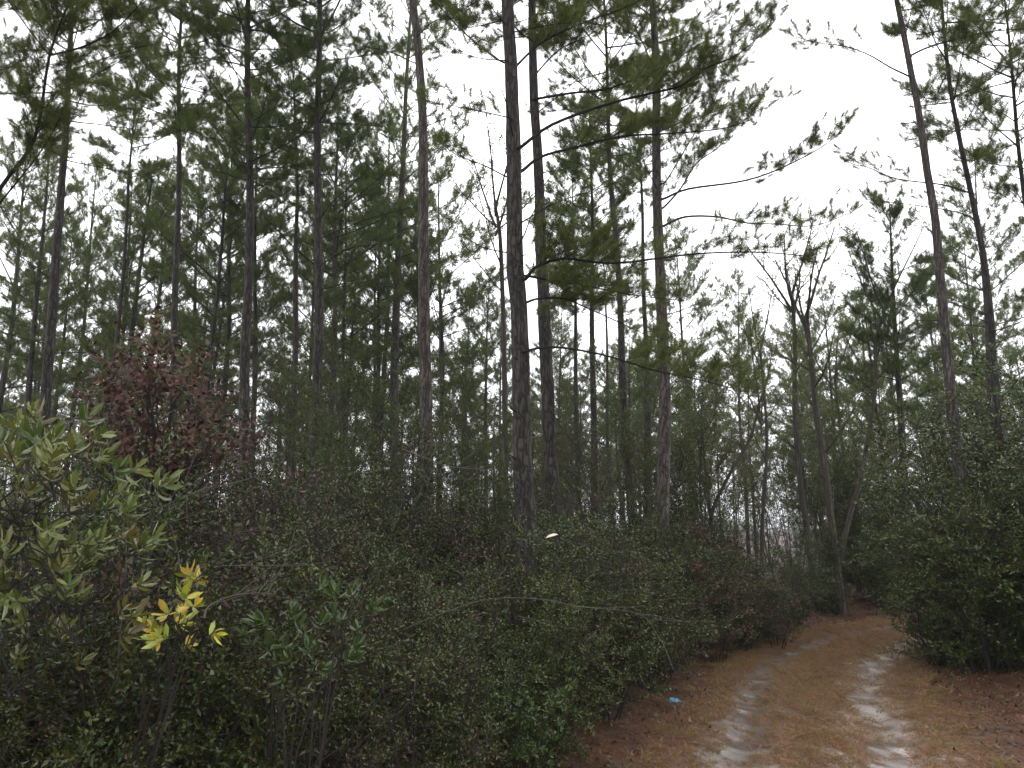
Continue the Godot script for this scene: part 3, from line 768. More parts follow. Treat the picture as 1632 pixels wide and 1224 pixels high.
func make_ground() -> void:
	make_road_line()
	var xs := axis([[-240.0, -60.0, 60.0], [-60.0, -12.0, 4.0], [-12.0, 0.0, 0.5], [0.0, 9.0, 0.075], [10.0, 34.0, 0.5], [34.0, 90.0, 7.0], [90.0, 286.0, 65.0]])
	var zs := axis([[40.0, 8.0, -4.0], [8.0, -3.0, -0.25], [-3.0, -7.0, -0.12], [-7.0, -19.0, -0.085], [-19.5, -32.0, -0.4], [-32.0, -80.0, -4.0], [-80.0, -330.0, -62.0]])
	var w := xs.size()
	var road := Geo.new()
	var rest := Geo.new()
	var tracks := Geo.new()
	var pos := PackedVector3Array()
	var col := PackedColorArray()
	var off := PackedFloat32Array()
	for z in zs:
		for x in xs:
			var d := off_road(x, z)
			pos.append(Vector3(x, height(x, z, d), z))
			col.append(ground_colour(x, z, d))
			off.append(d)
	var nor := PackedVector3Array()
	nor.resize(pos.size())
	for b in zs.size():
		for a in w:
			var l := pos[b * w + maxi(a - 1, 0)]
			var r := pos[b * w + mini(a + 1, w - 1)]
			var u := pos[maxi(b - 1, 0) * w + a]
			var dn := pos[mini(b + 1, zs.size() - 1) * w + a]
			nor[b * w + a] = (r - l).cross(dn - u).normalized()
	var maps := [{}, {}, {}]
	var geos := [rest, road, tracks]
	for b in zs.size() - 1:
		for a in w - 1:
			var q := b * w + a
			var d := absf(off[q])
			var wob := fine_noise.get_noise_2d(pos[q].x * 0.5, pos[q].z * 0.5) * 0.12
			var which := 0 if d > 1.45 + wob or pos[q].x < -6.9 else (2 if absf(d - 0.73) < 0.4 + wob else 1)
			var g: Geo = geos[which]
			var seen: Dictionary = maps[which]
			var id := PackedInt32Array()
			for e in [q, q + 1, q + w, q + w + 1]:
				if not seen.has(e):
					seen[e] = g.v.size()
					g.v.append(pos[e])
					g.n.append(nor[e])
					g.c.append(col[e])
				id.append(seen[e])
			g.i.append_array(PackedInt32Array([id[0], id[2], id[1], id[1], id[2], id[3]]))
	var soil := StandardMaterial3D.new()
	soil.vertex_color_use_as_albedo = true
	soil.roughness = 0.8
	var grain := NoiseTexture2D.new()
	grain.width = 512
	grain.height = 512
	grain.seamless = true
	grain.noise = FastNoiseLite.new()
	grain.noise.seed = 5
	grain.noise.frequency = 0.03
	grain.noise.fractal_octaves = 5
	grain.color_ramp = ramp([[0.0, Color(0.4, 0.38, 0.36)], [0.5, Color(0.9, 0.9, 0.9)], [1.0, Color(1, 1, 1)]])
	soil.albedo_texture = grain
	soil.uv1_triplanar = true
	soil.uv1_world_triplanar = true
	soil.uv1_scale = Vector3.ONE * 1.7
	soil.heightmap_enabled = false
	var wet: StandardMaterial3D = soil.duplicate()
	wet.roughness = 0.3
	wet.clearcoat_enabled = true
	wet.clearcoat = 1.0
	wet.clearcoat_roughness = 0.2
	obj("ground", rest.mesh(), soil, self).set_meta("kind", "structure")
	obj("dirt_road", road.mesh(), soil, self).set_meta("kind", "structure")
	obj("wheel_tracks", tracks.mesh(), wet, self).set_meta("kind", "structure")


func ground_y(x: float, z: float) -> float:
	return height(x, z, off_road(x, z))


func scatter(called: String, m: Mesh, mat: Material, xfs: Array, cols: Array, label: String, category: String) -> void:
	var mm := MultiMesh.new()
	mm.transform_format = MultiMesh.TRANSFORM_3D
	mm.use_colors = true
	mm.mesh = m
	mm.instance_count = xfs.size()
	for k in xfs.size():
		mm.set_instance_transform(k, xfs[k])
		mm.set_instance_color(k, cols[k])
	var o := MultiMeshInstance3D.new()
	o.name = called
	o.multimesh = mm
	o.material_override = mat
	add_child(o)
	o.set_meta("kind", "stuff")
	tag(o, label, category)


func make_litter() -> void:
	var r := rng_of(70)
	# dead grass: a tuft of bent blades
	var g := Geo.new()
	for k in 16:
		var az := r.randf() * TAU
		var lean := r.randf_range(0.2, 1.2)
		var l := r.randf_range(0.06, 0.17)
		var d := Vector3(cos(az) * sin(lean), cos(lean), sin(az) * sin(lean))
		var p := Vector3(r.randf_range(-0.05, 0.05), -0.005, r.randf_range(-0.05, 0.05))
		var ac := d.cross(Vector3(r.randf_range(-1, 1), 0.2, r.randf_range(-1, 1))).normalized() * 0.0042
		var mid := p + d * l * 0.6
		var tip := p + d * l + Vector3(cos(az), -0.4, sin(az)) * l * 0.25
		for tri in [[p - ac, p + ac, mid], [mid - ac * 0.8, mid + ac * 0.8, tip]]:
			var nn: Vector3 = (tri[2] - tri[0]).cross(tri[1] - tri[0]).normalized()
			for e in 3:
				g.v.append(tri[e])
				g.n.append(nn)
				g.c.append(Color.WHITE)
	var grass := g.mesh()
	# pine straw: needles lying about
	g = Geo.new()
	for k in 22:
		var az := r.randf() * TAU
		var l := r.randf_range(0.08, 0.17)
		var p := Vector3(r.randf_range(-0.13, 0.13), r.randf_range(0.0, 0.018), r.randf_range(-0.13, 0.13))
		var d := Vector3(cos(az), r.randf_range(-0.05, 0.12), sin(az)) * l
		var ac := d.cross(Vector3.UP).normalized() * 0.0032
		var nn := Vector3.UP
		for e in [p - ac, p + d, p + ac]:
			g.v.append(e)
			g.n.append(nn)
			g.c.append(Color.WHITE)
	var straw := g.mesh()
	# one fallen broad leaf
	g = Geo.new()
	var lp := leaf_points(0.085, 0.045, 0.014, 0.02, true)
	g.v.append_array(Transform3D(Basis(Vector3.RIGHT, PI / 2), Vector3(0, 0.012, 0)) * lp)
	g.n.append_array(Transform3D(Basis(Vector3.RIGHT, PI / 2), Vector3.ZERO) * normals_of(lp, BIG_IDX))
	for k in 8:
		g.c.append(Color.WHITE)
	var leaf := g.mesh(PackedInt32Array(BIG_IDX), 8)
	var sets := [[], [], []]
	var cols := [[], [], []]
	for k in 52000:
		var f := pow(r.randf(), 0.8)
		var z := lerpf(-4.0, -22.0, f)
		var x := r.randf_range(-1.0, 10.5) + (z + 8.0) * -0.18
		var d := off_road(x, z)
		var ad := absf(d)
		if ad > 4.5:
			continue
		var n := mid_noise.get_noise_2d(x * 2.0 + 30.0, z * 2.0)
		var bare := exp(-pow((ad - 0.73) / 0.37, 2.0))
		if bare > 0.35 + r.randf() * 0.7 + n * 0.5:
			continue
		var xf := Transform3D(Basis(Vector3.UP, r.randf() * TAU), Vector3(x, height(x, z, d), z))
		var pick := r.randf()
		var which := 1
		if ad < 1.5 + n:
			which = 0 if pick < 0.62 else 1
		elif pick < 0.6:
			which = 2
		if which == 0:
			xf = xf.scaled_local(Vector3.ONE * r.randf_range(0.5, 1.15))
			cols[0].append(vary(Color(0.3, 0.175, 0.08).lerp(Color(0.23, 0.2, 0.075), clampf(n + 0.4, 0.0, 1.0) * r.randf()), r, 0.3))
		elif which == 1:
			cols[1].append(vary(Color(0.24, 0.11, 0.055), r, 0.4))
		else:
			xf.basis = xf.basis * Basis(Vector3(1, 0, r.randf_range(-1, 1)).normalized(), r.randf_range(-0.5, 0.5)) * Basis.from_scale(Vector3.ONE * r.randf_range(0.5, 1.1))
			cols[2].append(vary(Color(0.1, 0.052, 0.034) if r.randf() < 0.8 else Color(0.2, 0.13, 0.08), r, 0.4))
		sets[which].append(xf)
	# green and tan sprigs where the bushes thin out
	var sprig: Dictionary = SPRAYS["small"][0][0]
	g = Geo.new()
	g.v = sprig.v
	g.n = sprig.n
	for k in g.v.size():
		g.c.append(Color.WHITE)
	var weeds := []
	var weed_cols := []
	for k in 5200:
		var z := lerpf(-5.0, -20.0, r.randf())
		var x := r.randf_range(-1.0, 10.0)
		var d := off_road(x, z)
		if absf(d) < 1.5 + 0.5 * r.randf() or absf(d) > 3.2 or mid_noise.get_noise_2d(x * 1.7, z * 1.7 + 60.0) < -0.05 or r.randf() < 0.35:
			continue
		var tilt := Vector3(r.randf_range(-0.5, 0.5), 1.0, r.randf_range(-0.5, 0.5))
		weeds.append(Transform3D(aim(tilt, r.randf() * TAU).scaled_local(Vector3.ONE * r.randf_range(0.5, 1.3)), Vector3(x, height(x, z, d) - 0.01, z)))
		weed_cols.append(vary(Color(0.07, 0.095, 0.028) if r.randf() < 0.55 else Color(0.14, 0.085, 0.045), r, 0.35))
	scatter("verge_weeds", g.mesh(PackedInt32Array(LEAF_IDX), 5), M.leaf, weeds, weed_cols, "low green and brown sprigs along both edges of the road", "weeds")
	scatter("dead_grass", grass, M.dry, sets[0], cols[0], "short tan dead grass along the road crown and verges", "grass")
	scatter("pine_straw", straw, M.dry, sets[1], cols[1], "loose brown pine needles lying over the road verges", "pine straw")
	scatter("leaf_litter", leaf, M.dry, sets[2], cols[2], "fallen brown leaves scattered under the roadside bushes", "leaf litter")


# ------------------------------------------------------------------ the wood
# says where in the wood something stands, by the marked trees on either side of it
func between(x: float, z: float) -> String:
	var b := x / -z
	for a in [[-0.58, "left of the reddish edge pine"], [-0.43, "between the reddish edge pine and the maroon sapling"], [-0.34, "between the maroon sapling and the thick dark pine"], [-0.25, "between the thick dark pine and the pine with dead limbs"],
		[-0.11, "between the pine with dead limbs and the tall bare trunk"], [0.0, "between the tall bare trunk and the thickest pine"], [0.1, "just right of the thickest pine"], [0.19, "left of the pine with two long right limbs"],
		[0.35, "between the long limbed pine and the road bend"], [0.48, "behind the trees at the road bend"], [0.56, "near the leaning trunk right of the road"]]:
		if b < a[0]:
			return a[1]
	return "by the right edge of the picture"


func make_pines() -> void:
	var s := 100
	for a in PINES:
		s += 1
		var pts: Array = a[0]
		var base: Vector3 = pts[0]
		var root := thing("pine_tree", Vector3(base.x, 0, base.z), a[7], "tree", "pines standing near the road")
		var sp := PackedVector3Array()
		for p in pts:
			sp.append(p - root.position)
		var limbs := []
		for l in a[8]:
			var moved := []
			for p in l[0]:
				moved.append(p - root.position)
			limbs.append([moved, l[1], l[2], l[3]])
		pine_parts(root, sp, a[1], a[2], a[3], a[4], s, true, a[5], limbs, M[a[6]], a[9], a[10])


func make_hardwoods() -> void:
	var s := 300
	for a in HARDWOODS:
		s += 1
		var r := rng_of(s)
		var pts: Array = a[0]
		var base: Vector3 = pts[0]
		var root := thing("bare_tree", Vector3(base.x, 0, base.z), a[2], "tree", "bare broadleaf trees")
		var local := []
		for p in pts:
			local.append(p - root.position)
		var sp := curve_through(local)
		var last := sp[sp.size() - 1]
		var wood := Geo.new()
		var leaves := Geo.new()
		wood.tube(sp, taper(sp.size(), a[1] * 0.95, a[1] * 0.42), 9, Color.WHITE, 0.34, 0.1, bark_noise)
		# forks at the head and side branches below it
		for k in 4:
			var az := TAU * k / 4.0 + r.randf()
			var d := Vector3(cos(az) * 0.45, 1.0, sin(az) * 0.45)
			grow(bend(last - Vector3(0, 0.25 * k, 0), d, r.randf_range(1.5, 2.5), 6, 0.3, 0.09, r), a[1] * 0.36, 2, wood, leaves, "thin", 9.0, r, 0.6)
		for k in 5:
			var b := along(sp, r.randf_range(0.45, 0.95))
			var az := r.randf() * TAU
			grow(bend(b[0], Vector3(cos(az), r.randf_range(0.4, 1.2), sin(az)), r.randf_range(1.2, 2.6), 5, 0.5, 0.1, r), a[1] * 0.24, 1, wood, leaves, "thin", 8.0, r, 0.6)
		obj("trunk", wood.mesh(), M.bark_smooth, root)
		obj("crown", leaf_mesh(leaves, "thin"), M.thin_leaf, root)


func make_far_wood() -> void:
	var models := []
	var r := rng_of(55)
	for k in 6:
		var o := model("pine_tree", "tree")
		var tall: float = [13.0, 15.0, 14.0, 16.5, 12.0, 15.5][k]
		var sp := PackedVector3Array([Vector3(0, -0.2, 0), Vector3(r.randf_range(-0.2, 0.2), tall * 0.5, r.randf_range(-0.2, 0.2)), Vector3(r.randf_range(-0.4, 0.4), tall, 0)])
		pine_parts(o, sp, r.randf_range(0.1, 0.14), tall, tall * r.randf_range(0.28, 0.46), r.randf_range(2.2, 3.0), 500 + k, false, 1.1, [], M.bark, 0.6, 8)
		models.append(o)
	var placed := []
	var tries := 0
	while placed.size() < 135 and tries < 4000:
		tries += 1
		var z := -lerpf(23.0, 68.0, pow(r.randf(), 0.8))
		var x := r.randf_range(-0.72, 0.78) * -z
		var ok := absf(off_road(x, z)) > 2.5 and not (z > -37.0 and x / -z > 0.2 and x / -z < 0.54)
		for p in placed:
			if p.distance_to(Vector2(x, z)) < 1.9:
				ok = false
		if not ok:
			continue
		placed.append(Vector2(x, z))
		var k := r.randf_range(0.85, 1.12)
		if x / -z < 0.14 and z > -46.0 and r.randf() < 0.55:
			k *= r.randf_range(1.1, 1.45)
		copy(models[r.randi() % 6], Vector3(x, 0.1, z), r.randf() * TAU, Vector3(k, k * r.randf_range(0.92, 1.08), k), ("%s far pine %s" % ["taller" if z > -40.0 else "smaller", between(x, z)]), "pines of the far stand")
	# the wood goes on outside the picture on both sides and behind
	for k in 34:
		var az := lerpf(0.75, TAU - 0.85, k / 33.0)
		var dist := 8.5 + 7.0 * r.randf() + (6.0 if k % 2 == 0 else 0.0)
		var at := Vector3(-sin(az) * dist, 0.1, -cos(az) * dist)
		if absf(off_road(at.x, at.z)) < 3.2:
			continue
		var s := r.randf_range(1.0, 1.3)
		copy(models[k % 6], at, r.randf() * TAU, Vector3(s, s, s), "pine of the surrounding wood standing outside the picture", "pines outside the picture")
	for o in models:
		o.free()


func make_understory() -> void:
	var r := rng_of(61)
	var models := []
	for k in 7:
		var o := model("sapling", "sapling")
		var wood := Geo.new()
		var leaves := Geo.new()
		var kind: String = ["thin", "olive", "glossy", "brown", "thin", "olive", "small"][k]
		for q in 1 + k % 3:
			var d := Vector3(r.randf_range(-0.22, 0.22), 1.0, r.randf_range(-0.22, 0.22))
			grow(bend(Vector3(r.randf_range(-0.15, 0.15), -0.1, r.randf_range(-0.15, 0.15)), d, r.randf_range(4.0, 5.5), 8, 0.1, 0.07, r), r.randf_range(0.018, 0.03), 2, wood, leaves, kind, 13.0, r, 0.75)
		obj("trunk", wood.mesh(), M.bark_smooth, o)
		obj("crown", leaf_mesh(leaves, kind), M.thin_leaf if kind != "brown" else M.dry, o)
		models.append(o)
	var n := 0
	while n < 165:
		var z := -lerpf(11.5, 36.0, r.randf())
		var x := r.randf_range(-0.7, 0.72) * -z
		var d := off_road(x, z)
		if absf(d) < 2.6 or (d > 0 and z > -17.0):
			continue
		var k := r.randf_range(0.6, 1.2)
		copy(models[r.randi() % 7], Vector3(x, ground_y(x, z), z), r.randf() * TAU, Vector3(k, k, k), ("%s leafy sapling %s" % ["nearer" if z > -20.0 else "farther", between(x, z)]), "saplings between the pines")
		n += 1
	for o in models:
		o.free()


func make_thicket() -> void:
	var r := rng_of(62)
	var models := {}
	for k in 3:
		var o := model("evergreen_shrub", "shrub")
		shrub_parts(o, 1.9, 1.7, 16, "small", 11.0, 700 + k, M.twig, M.leaf, "brown")
		models["small%d" % k] = o
		o = model("twiggy_shrub", "shrub")
		shrub_parts(o, 2.0, 1.8, 16, "olive", 6.5, 710 + k, M.twig, M.leaf, "brown")
		models["olive%d" % k] = o
	for k in 2:
		var o := model("dry_shrub", "shrub")
		shrub_parts(o, 1.9, 1.8, 18, "brown", 6.0, 720 + k, M.twig, M.dry)
		models["brown%d" % k] = o
		o = model("bay_shrub", "shrub")
		shrub_parts(o, 1.7, 1.4, 9, "bay", 8.0, 730 + k, M.twig, M.leaf)
		models["bay%d" % k] = o
		o = model("glossy_shrub", "shrub")
		shrub_parts(o, 3.4, 2.6, 20, "glossy", 7.5, 740 + k, M.twig, M.leaf, "", 0.05)
		models["glossy%d" % k] = o
	var rust := model("rusty_shrub", "shrub")
	shrub_parts(rust, 1.8, 1.5, 12, "rust", 8.0, 750, M.twig, M.dry)
	# the thicket left of the road
	var n := 0
	var placed := []
	var tries := 0
	while n < 165 and tries < 6000:
		tries += 1
		var z := -lerpf(3.4, 17.0, r.randf())
		var x := r.randf_range(-0.78 * -z - 1.0, 8.0)
		var d := off_road(x, z)
		if d > -2.0 - 0.15 * smooth(-14.0, -6.0, z) or Vector2(x, z).length() < (4.9 if absf(x / -z + 0.33) < 0.2 else 3.6) or x > 0.2 - 0.28 * (z + 5.0):
			continue
		var ok := true
		for p in placed:
			if p.distance_to(Vector2(x, z)) < 0.6:
				ok = false
		if not ok:
			continue
		placed.append(Vector2(x, z))
		n += 1
		var near := -z < 7.0
		var pick := r.randf()
		var k := r.randf_range(0.65, 1.3)
		var key := "small%d" % (r.randi() % 3)
		if pick > 0.52:
			key = "olive%d" % (r.randi() % 3)
		if pick > 0.8:
			key = "brown%d" % (r.randi() % 2)
		if pick > 0.91:
			key = "bay%d" % (r.randi() % 2)
		if x / -z < -0.3 and z < -4.6 and z > -9.5 and pick > 0.35:
			key = "brown%d" % (r.randi() % 2)
			k *= 1.15
		if pick < 0.13:
			key = "glossy%d" % (r.randi() % 2)
			k *= 0.5
		if near:
			k *= 0.82
		var words := {"small": "dark small leaved thicket shrub", "olive": "olive leaved twiggy thicket shrub", "brown0": "half dead brown thicket shrub", "brown1": "half dead brown thicket shrub", "glossy0": "larger leaved green thicket bush", "glossy1": "larger leaved green thicket bush", "bay0": "whorl leaved low thicket shrub", "bay1": "whorl leaved low thicket shrub"}
		copy(models[key], Vector3(x, ground_y(x, z) - 0.02, z), r.randf() * TAU, Vector3(k, k * r.randf_range(0.9, 1.12), k), words.get(key, words.get(key.left(5), "")) + (", front row below " if -z < 7.0 else ", back row below ") + ("the maroon sapling" if x / -z < -0.3 else ("the pines left of the bare trunk" if x / -z < -0.11 else ("the thickest pine" if x / -z < 0.1 else "the long limbed pine"))), "shrubs of the left thicket")
	# taller growth behind it, between the trunks
	n = 0
	while n < 90:
		var z := -lerpf(12.0, 55.0, pow(r.randf(), 1.3))
		var x := r.randf_range(-0.72, 0.62) * -z
		var d := off_road(x, z)
		if absf(d) < 3.2 or (d > 0.0 and z > -19.0):
			continue
		n += 1
		var key: String = ["olive0", "olive1", "olive2", "small0", "small1", "glossy0"][r.randi() % 6]
		var k := r.randf_range(1.2, 1.75) * (0.6 if key == "glossy0" else 1.0)
		copy(models[key], Vector3(x, ground_y(x, z) - 0.02, z), r.randf() * TAU, Vector3(k * 0.85, k * r.randf_range(1.0, 1.25), k * 0.85), ("%s loose bush %s" % ["nearer" if z > -25.0 else "farther", between(x, z)]), "bushes between the pines")
	# taller bushes on the right of the road
	for a in [[7.1, -12.2, 1.0, 0], [8.2, -11.6, 1.3, 1], [7.8, -13.4, 1.35, 0], [9.3, -12.6, 1.5, 1], [9.0, -14.2, 1.5, 0], [10.2, -13.6, 1.2, 1], [7.9, -10.8, 0.6, 1], [10.4, -15.4, 1.2, 0], [6.9, -13.2, 0.75, 1]]:
		copy(models["glossy%d" % a[3]], Vector3(a[0], ground_y(a[0], a[1]) - 0.02, a[1]), r.randf() * TAU, Vector3.ONE * a[2], "tall glossy leaved bush in the dense bank right of the road", "bushes right of the road")
	# rounded bushes along the left verge towards the bend
	for a in [[4.2, -15.0, 0.55, 0], [5.0, -16.4, 0.6, 1], [6.2, -18.2, 0.6, 0], [7.8, -20.2, 0.7, 1], [9.8, -21.2, 0.9, 0], [11.5, -22.5, 1.0, 1], [3.3, -14.6, 0.6, 1], [13.2, -22.8, 1.1, 0], [10.6, -24.0, 1.0, 1]]:
		copy(models["glossy%d" % a[3]], Vector3(a[0], ground_y(a[0], a[1]) - 0.02, a[1]), r.randf() * TAU, Vector3.ONE * a[2], "rounded green bush on the far verge where the road bends", "bushes at the road bend")
	for a in [[3.4, -13.6, 1.0], [4.0, -16.2, 1.3], [4.9, -15.2, 0.75]]:
		copy(rust, Vector3(a[0], ground_y(a[0], a[1]) - 0.02, a[1]), r.randf() * TAU, Vector3.ONE * a[2], "rust brown leaved shrub beside the left verge", "rusty shrubs")
	for o in models.values():
		o.free()
	rust.free()


# sprays of leaves at known places on a few stems
func leafy_plant(called: String, label: String, category: String, base: Vector3, kind: String, tips: Array, s: int, stem_r: float, per_tip: int, spread: float, mat: Material) -> void:
	var root := thing(called, base, label, category)
	var r := rng_of(s)
	var wood := Geo.new()
	var leaves := Geo.new()
	var set_: Array = SPRAYS[kind]
	var single := 0
	for t in tips:
		var tip: Vector3 = t - base
		var from := Vector3(r.randf_range(-0.06, 0.06), -0.05, r.randf_range(-0.06, 0.06))
		if tips.size() > 20 and wood.v.size():
			from = Vector3(0.05, 1.3, 0).lerp(Vector3(0.1, 2.9, 0), r.randf())
		var mid := from.lerp(tip, 0.55) + Vector3(r.randf_range(-0.1, 0.1), 0.12, r.randf_range(-0.1, 0.1))
		var pts := curve_through([from, mid, tip])
		wood.tube(pts, taper(pts.size(), stem_r * (0.45 if tips.size() > 20 and wood.v.size() else 1.0), 0.003), 6, Color.WHITE, 0.3)
		for q in per_tip:
			var a := along(pts, r.randf_range(0.88, 1.0))
			var d := Vector3(r.randf_range(-1, 1), r.randf_range(-0.2, 0.9), r.randf_range(-1, 1)).normalized()
			var tw := bend(a[0], d, spread * r.randf_range(0.3, 1.0), 3, 0.2, 0.15, r)
			wood.tube(tw, taper(4, 0.0035, 0.002), 4, Color.WHITE, 0.3)
			var k := r.randi() % 5
			var e := along(tw, 0.98)
			var xf := Transform3D(aim(((e[1] as Vector3) + Vector3(0, 0.3, 0)), r.randf() * TAU).scaled_local(Vector3.ONE * r.randf_range(0.8, 1.15)), e[0])
			if set_[2] and single < 290:
				# leaves large enough to tell apart, each one a part
				var tone := r.randi() % 3
				for lx in set_[0][k].each:
					var one := obj("leaf", set_[3][(tone + 5 * (r.randi() % 3)) % 14], mat, root)
					one.transform = xf * (lx as Transform3D)
					single += 1
			else:
				leaves.stamp(set_[0][k], xf, set_[1][k][r.randi() % 5])
	obj("stems", wood.mesh(), M.bark_smooth, root)
	if leaves.v.size():
		obj("foliage", leaf_mesh(leaves, kind), mat, root).set_meta("kind", "stuff")


func make_specials() -> void:
	leafy_plant("oak_sapling", "leafy sapling with broad pale green leaves at the lower left edge", "sapling", Vector3(-2.5, 0.1, -3.4), "oak", [Vector3(-1.94, 2.29, -3.17), Vector3(-1.78, 2.32, -3.1), Vector3(-1.92, 2.14, -3.25), Vector3(-1.73, 2.24, -3.13), Vector3(-1.68, 1.95, -3.08), Vector3(-1.96, 1.94, -3.25), Vector3(-1.92, 1.71, -3.51), Vector3(-2.07, 1.52, -3.45), Vector3(-2.04, 2.19, -3.43), Vector3(-1.99, 2.07, -3.16), Vector3(-1.78, 1.85, -3.32), Vector3(-1.85, 1.83, -3.19), Vector3(-1.64, 1.72, -3.14), Vector3(-1.78, 1.7, -3.1), Vector3(-1.94, 1.76, -3.16), Vector3(-2.06, 1.47, -3.51), Vector3(-2.21, 2.4, -3.46), Vector3(-2.04, 2.42, -3.45), Vector3(-2.15, 2.21, -3.45), Vector3(-1.78, 2.07, -3.15), Vector3(-2.12, 2.19, -3.2), Vector3(-2.21, 1.86, -3.36), Vector3(-1.96, 2, -3.42)], 801, 0.009, 5, 0.22, M.leaf)
	leafy_plant("yellowing_sapling", "slender sapling with bright yellow leaves in front of the dark thicket", "sapling", Vector3(-1.9, 0.1, -4.1), "yellow", [Vector3(-1.54, 1.93, -4.09), Vector3(-1.62, 1.75, -4.09), Vector3(-1.49, 1.73, -3.9), Vector3(-1.7, 1.7, -4.03), Vector3(-1.79, 1.74, -4.04), Vector3(-1.8, 1.66, -4), Vector3(-1.59, 1.8, -3.92), Vector3(-1.57, 1.82, -3.99), Vector3(-1.59, 1.7, -3.9)], 802, 0.006, 2, 0.05, M.leaf)
	leafy_plant("bay_sapling", "small sapling with upright whorls of green leaves right of the yellow leaves", "sapling", Vector3(-1.1, 0.1, -4.3), "bay", [Vector3(-1.24, 1.61, -4.33), Vector3(-1.14, 1.68, -4.31), Vector3(-1.01, 1.54, -4.21), Vector3(-0.88, 1.73, -4.14), Vector3(-0.89, 1.58, -4.32), Vector3(-1.17, 1.47, -4.22), Vector3(-1.1, 1.4, -4.31), Vector3(-0.97, 1.43, -4.3), Vector3(-1.23, 1.54, -4.2)], 803, 0.007, 3, 0.12, M.leaf)
	leafy_plant("maroon_sapling", "young oak holding dead maroon leaves on the left behind the thicket", "sapling", Vector3(-3.6, 0.1, -8), "red", [Vector3(-3.96, 3.82, -8.48), Vector3(-3.84, 3.16, -8.25), Vector3(-3.47, 3.6, -7.41), Vector3(-3.73, 2.83, -7.77), Vector3(-3.51, 3.56, -8.05), Vector3(-3.58, 3.29, -7.98), Vector3(-3.9, 2.62, -8.26), Vector3(-4.02, 3.37, -7.98), Vector3(-3.74, 3.03, -7.49), Vector3(-3.78, 3.4, -7.69), Vector3(-3.5, 3.56, -8.42), Vector3(-3.43, 2.72, -7.83), Vector3(-4.1, 2.94, -8.32), Vector3(-3.76, 3.71, -8.58), Vector3(-3.96, 3.72, -8.15), Vector3(-3.83, 3.92, -8.21), Vector3(-3.39, 2.75, -8.13), Vector3(-2.93, 2.93, -7.78), Vector3(-4.08, 2.68, -8.5), Vector3(-3.26, 3.37, -7.96), Vector3(-3.23, 3.15, -8.49), Vector3(-3.91, 3.3, -7.77), Vector3(-4.34, 3.48, -8.44), Vector3(-4.19, 2.91, -8.34), Vector3(-3.89, 3.56, -8.14), Vector3(-4.05, 2.62, -7.93), Vector3(-3.55, 3.57, -7.57), Vector3(-4.2, 3.06, -8.33), Vector3(-3.59, 3.56, -7.83), Vector3(-3.65, 2.91, -8.19), Vector3(-3.49, 2.6, -7.56), Vector3(-3.45, 3.51, -7.5), Vector3(-3.59, 3.79, -7.57), Vector3(-3.93, 3.66, -8.37), Vector3(-2.94, 2.79, -7.61), Vector3(-4.21, 3.69, -8.48), Vector3(-3.96, 3.59, -7.85), Vector3(-4.2, 2.7, -8.09), Vector3(-3.41, 2.61, -7.82), Vector3(-3.78, 2.74, -8.14), Vector3(-3.19, 2.83, -7.51), Vector3(-3.26, 3.25, -7.88), Vector3(-4.46, 3.74, -8.52), Vector3(-2.96, 2.71, -7.62), Vector3(-3.47, 2.88, -8.19), Vector3(-3.32, 2.83, -7.79), Vector3(-3.47, 3.03, -7.76), Vector3(-3.16, 3.47, -7.43), Vector3(-2.82, 2.63, -7.42), Vector3(-4.4, 2.67, -8.54), Vector3(-3.16, 3.08, -8.4), Vector3(-4.36, 2.76, -8.36), Vector3(-4.24, 2.67, -8.37), Vector3(-4.32, 3.14, -8.54), Vector3(-3.33, 2.9, -7.59), Vector3(-4.27, 2.71, -8.1), Vector3(-4.21, 2.76, -7.99), Vector3(-4.13, 2.86, -8.09), Vector3(-3.43, 2.8, -8.53), Vector3(-3.66, 2.78, -8.31), Vector3(-4.27, 3.09, -8.56), Vector3(-3.58, 2.71, -7.54), Vector3(-3.35, 3.32, -8.18), Vector3(-4.33, 3.16, -8.21), Vector3(-3.73, 2.8, -8.29), Vector3(-3.84, 2.92, -8.14), Vector3(-3.31, 2.86, -8.4), Vector3(-4.04, 3.17, -7.76), Vector3(-3.99, 2.92, -8.51), Vector3(-3.85, 3.59, -7.89), Vector3(-3.65, 2.65, -8.12), Vector3(-3.63, 2.79, -8.48), Vector3(-3.73, 3.38, -8.24), Vector3(-3.05, 2.87, -7.77), Vector3(-3.97, 2.74, -7.68), Vector3(-3.94, 3.49, -7.79), Vector3(-3.26, 3.38, -8.15), Vector3(-4.39, 3.34, -8.6), Vector3(-4.06, 3.26, -8.48)], 804, 0.03, 4, 0.36, M.dry)
	bare_branch("long pale bare branch arching across the middle of the thicket", [Vector3(-0.75, 1.5, -5.6), Vector3(-0.66, 1.55, -5.54), Vector3(-0.38, 1.66, -5.49), Vector3(-0.13, 1.73, -5.43), Vector3(0.21, 1.73, -5.37), Vector3(0.43, 1.69, -5.31), Vector3(0.78, 1.66, -5.26), Vector3(0.91, 1.58, -5.2)], 0.0045, 901)
	bare_branch("bare twig hooking over just above the yellow leaves", [Vector3(-1.6, 1.9, -3.9), Vector3(-1.63, 1.93, -4), Vector3(-1.61, 1.99, -4.1), Vector3(-1.52, 2, -4.2), Vector3(-1.41, 2, -4.3)], 0.005, 902)
	bare_branch("dark arched twig right of the yellow leaves", [Vector3(-1.47, 1.77, -3.9), Vector3(-1.48, 1.82, -3.98), Vector3(-1.4, 1.86, -4.05), Vector3(-1.31, 1.87, -4.12), Vector3(-1.22, 1.86, -4.2)], 0.006, 903)
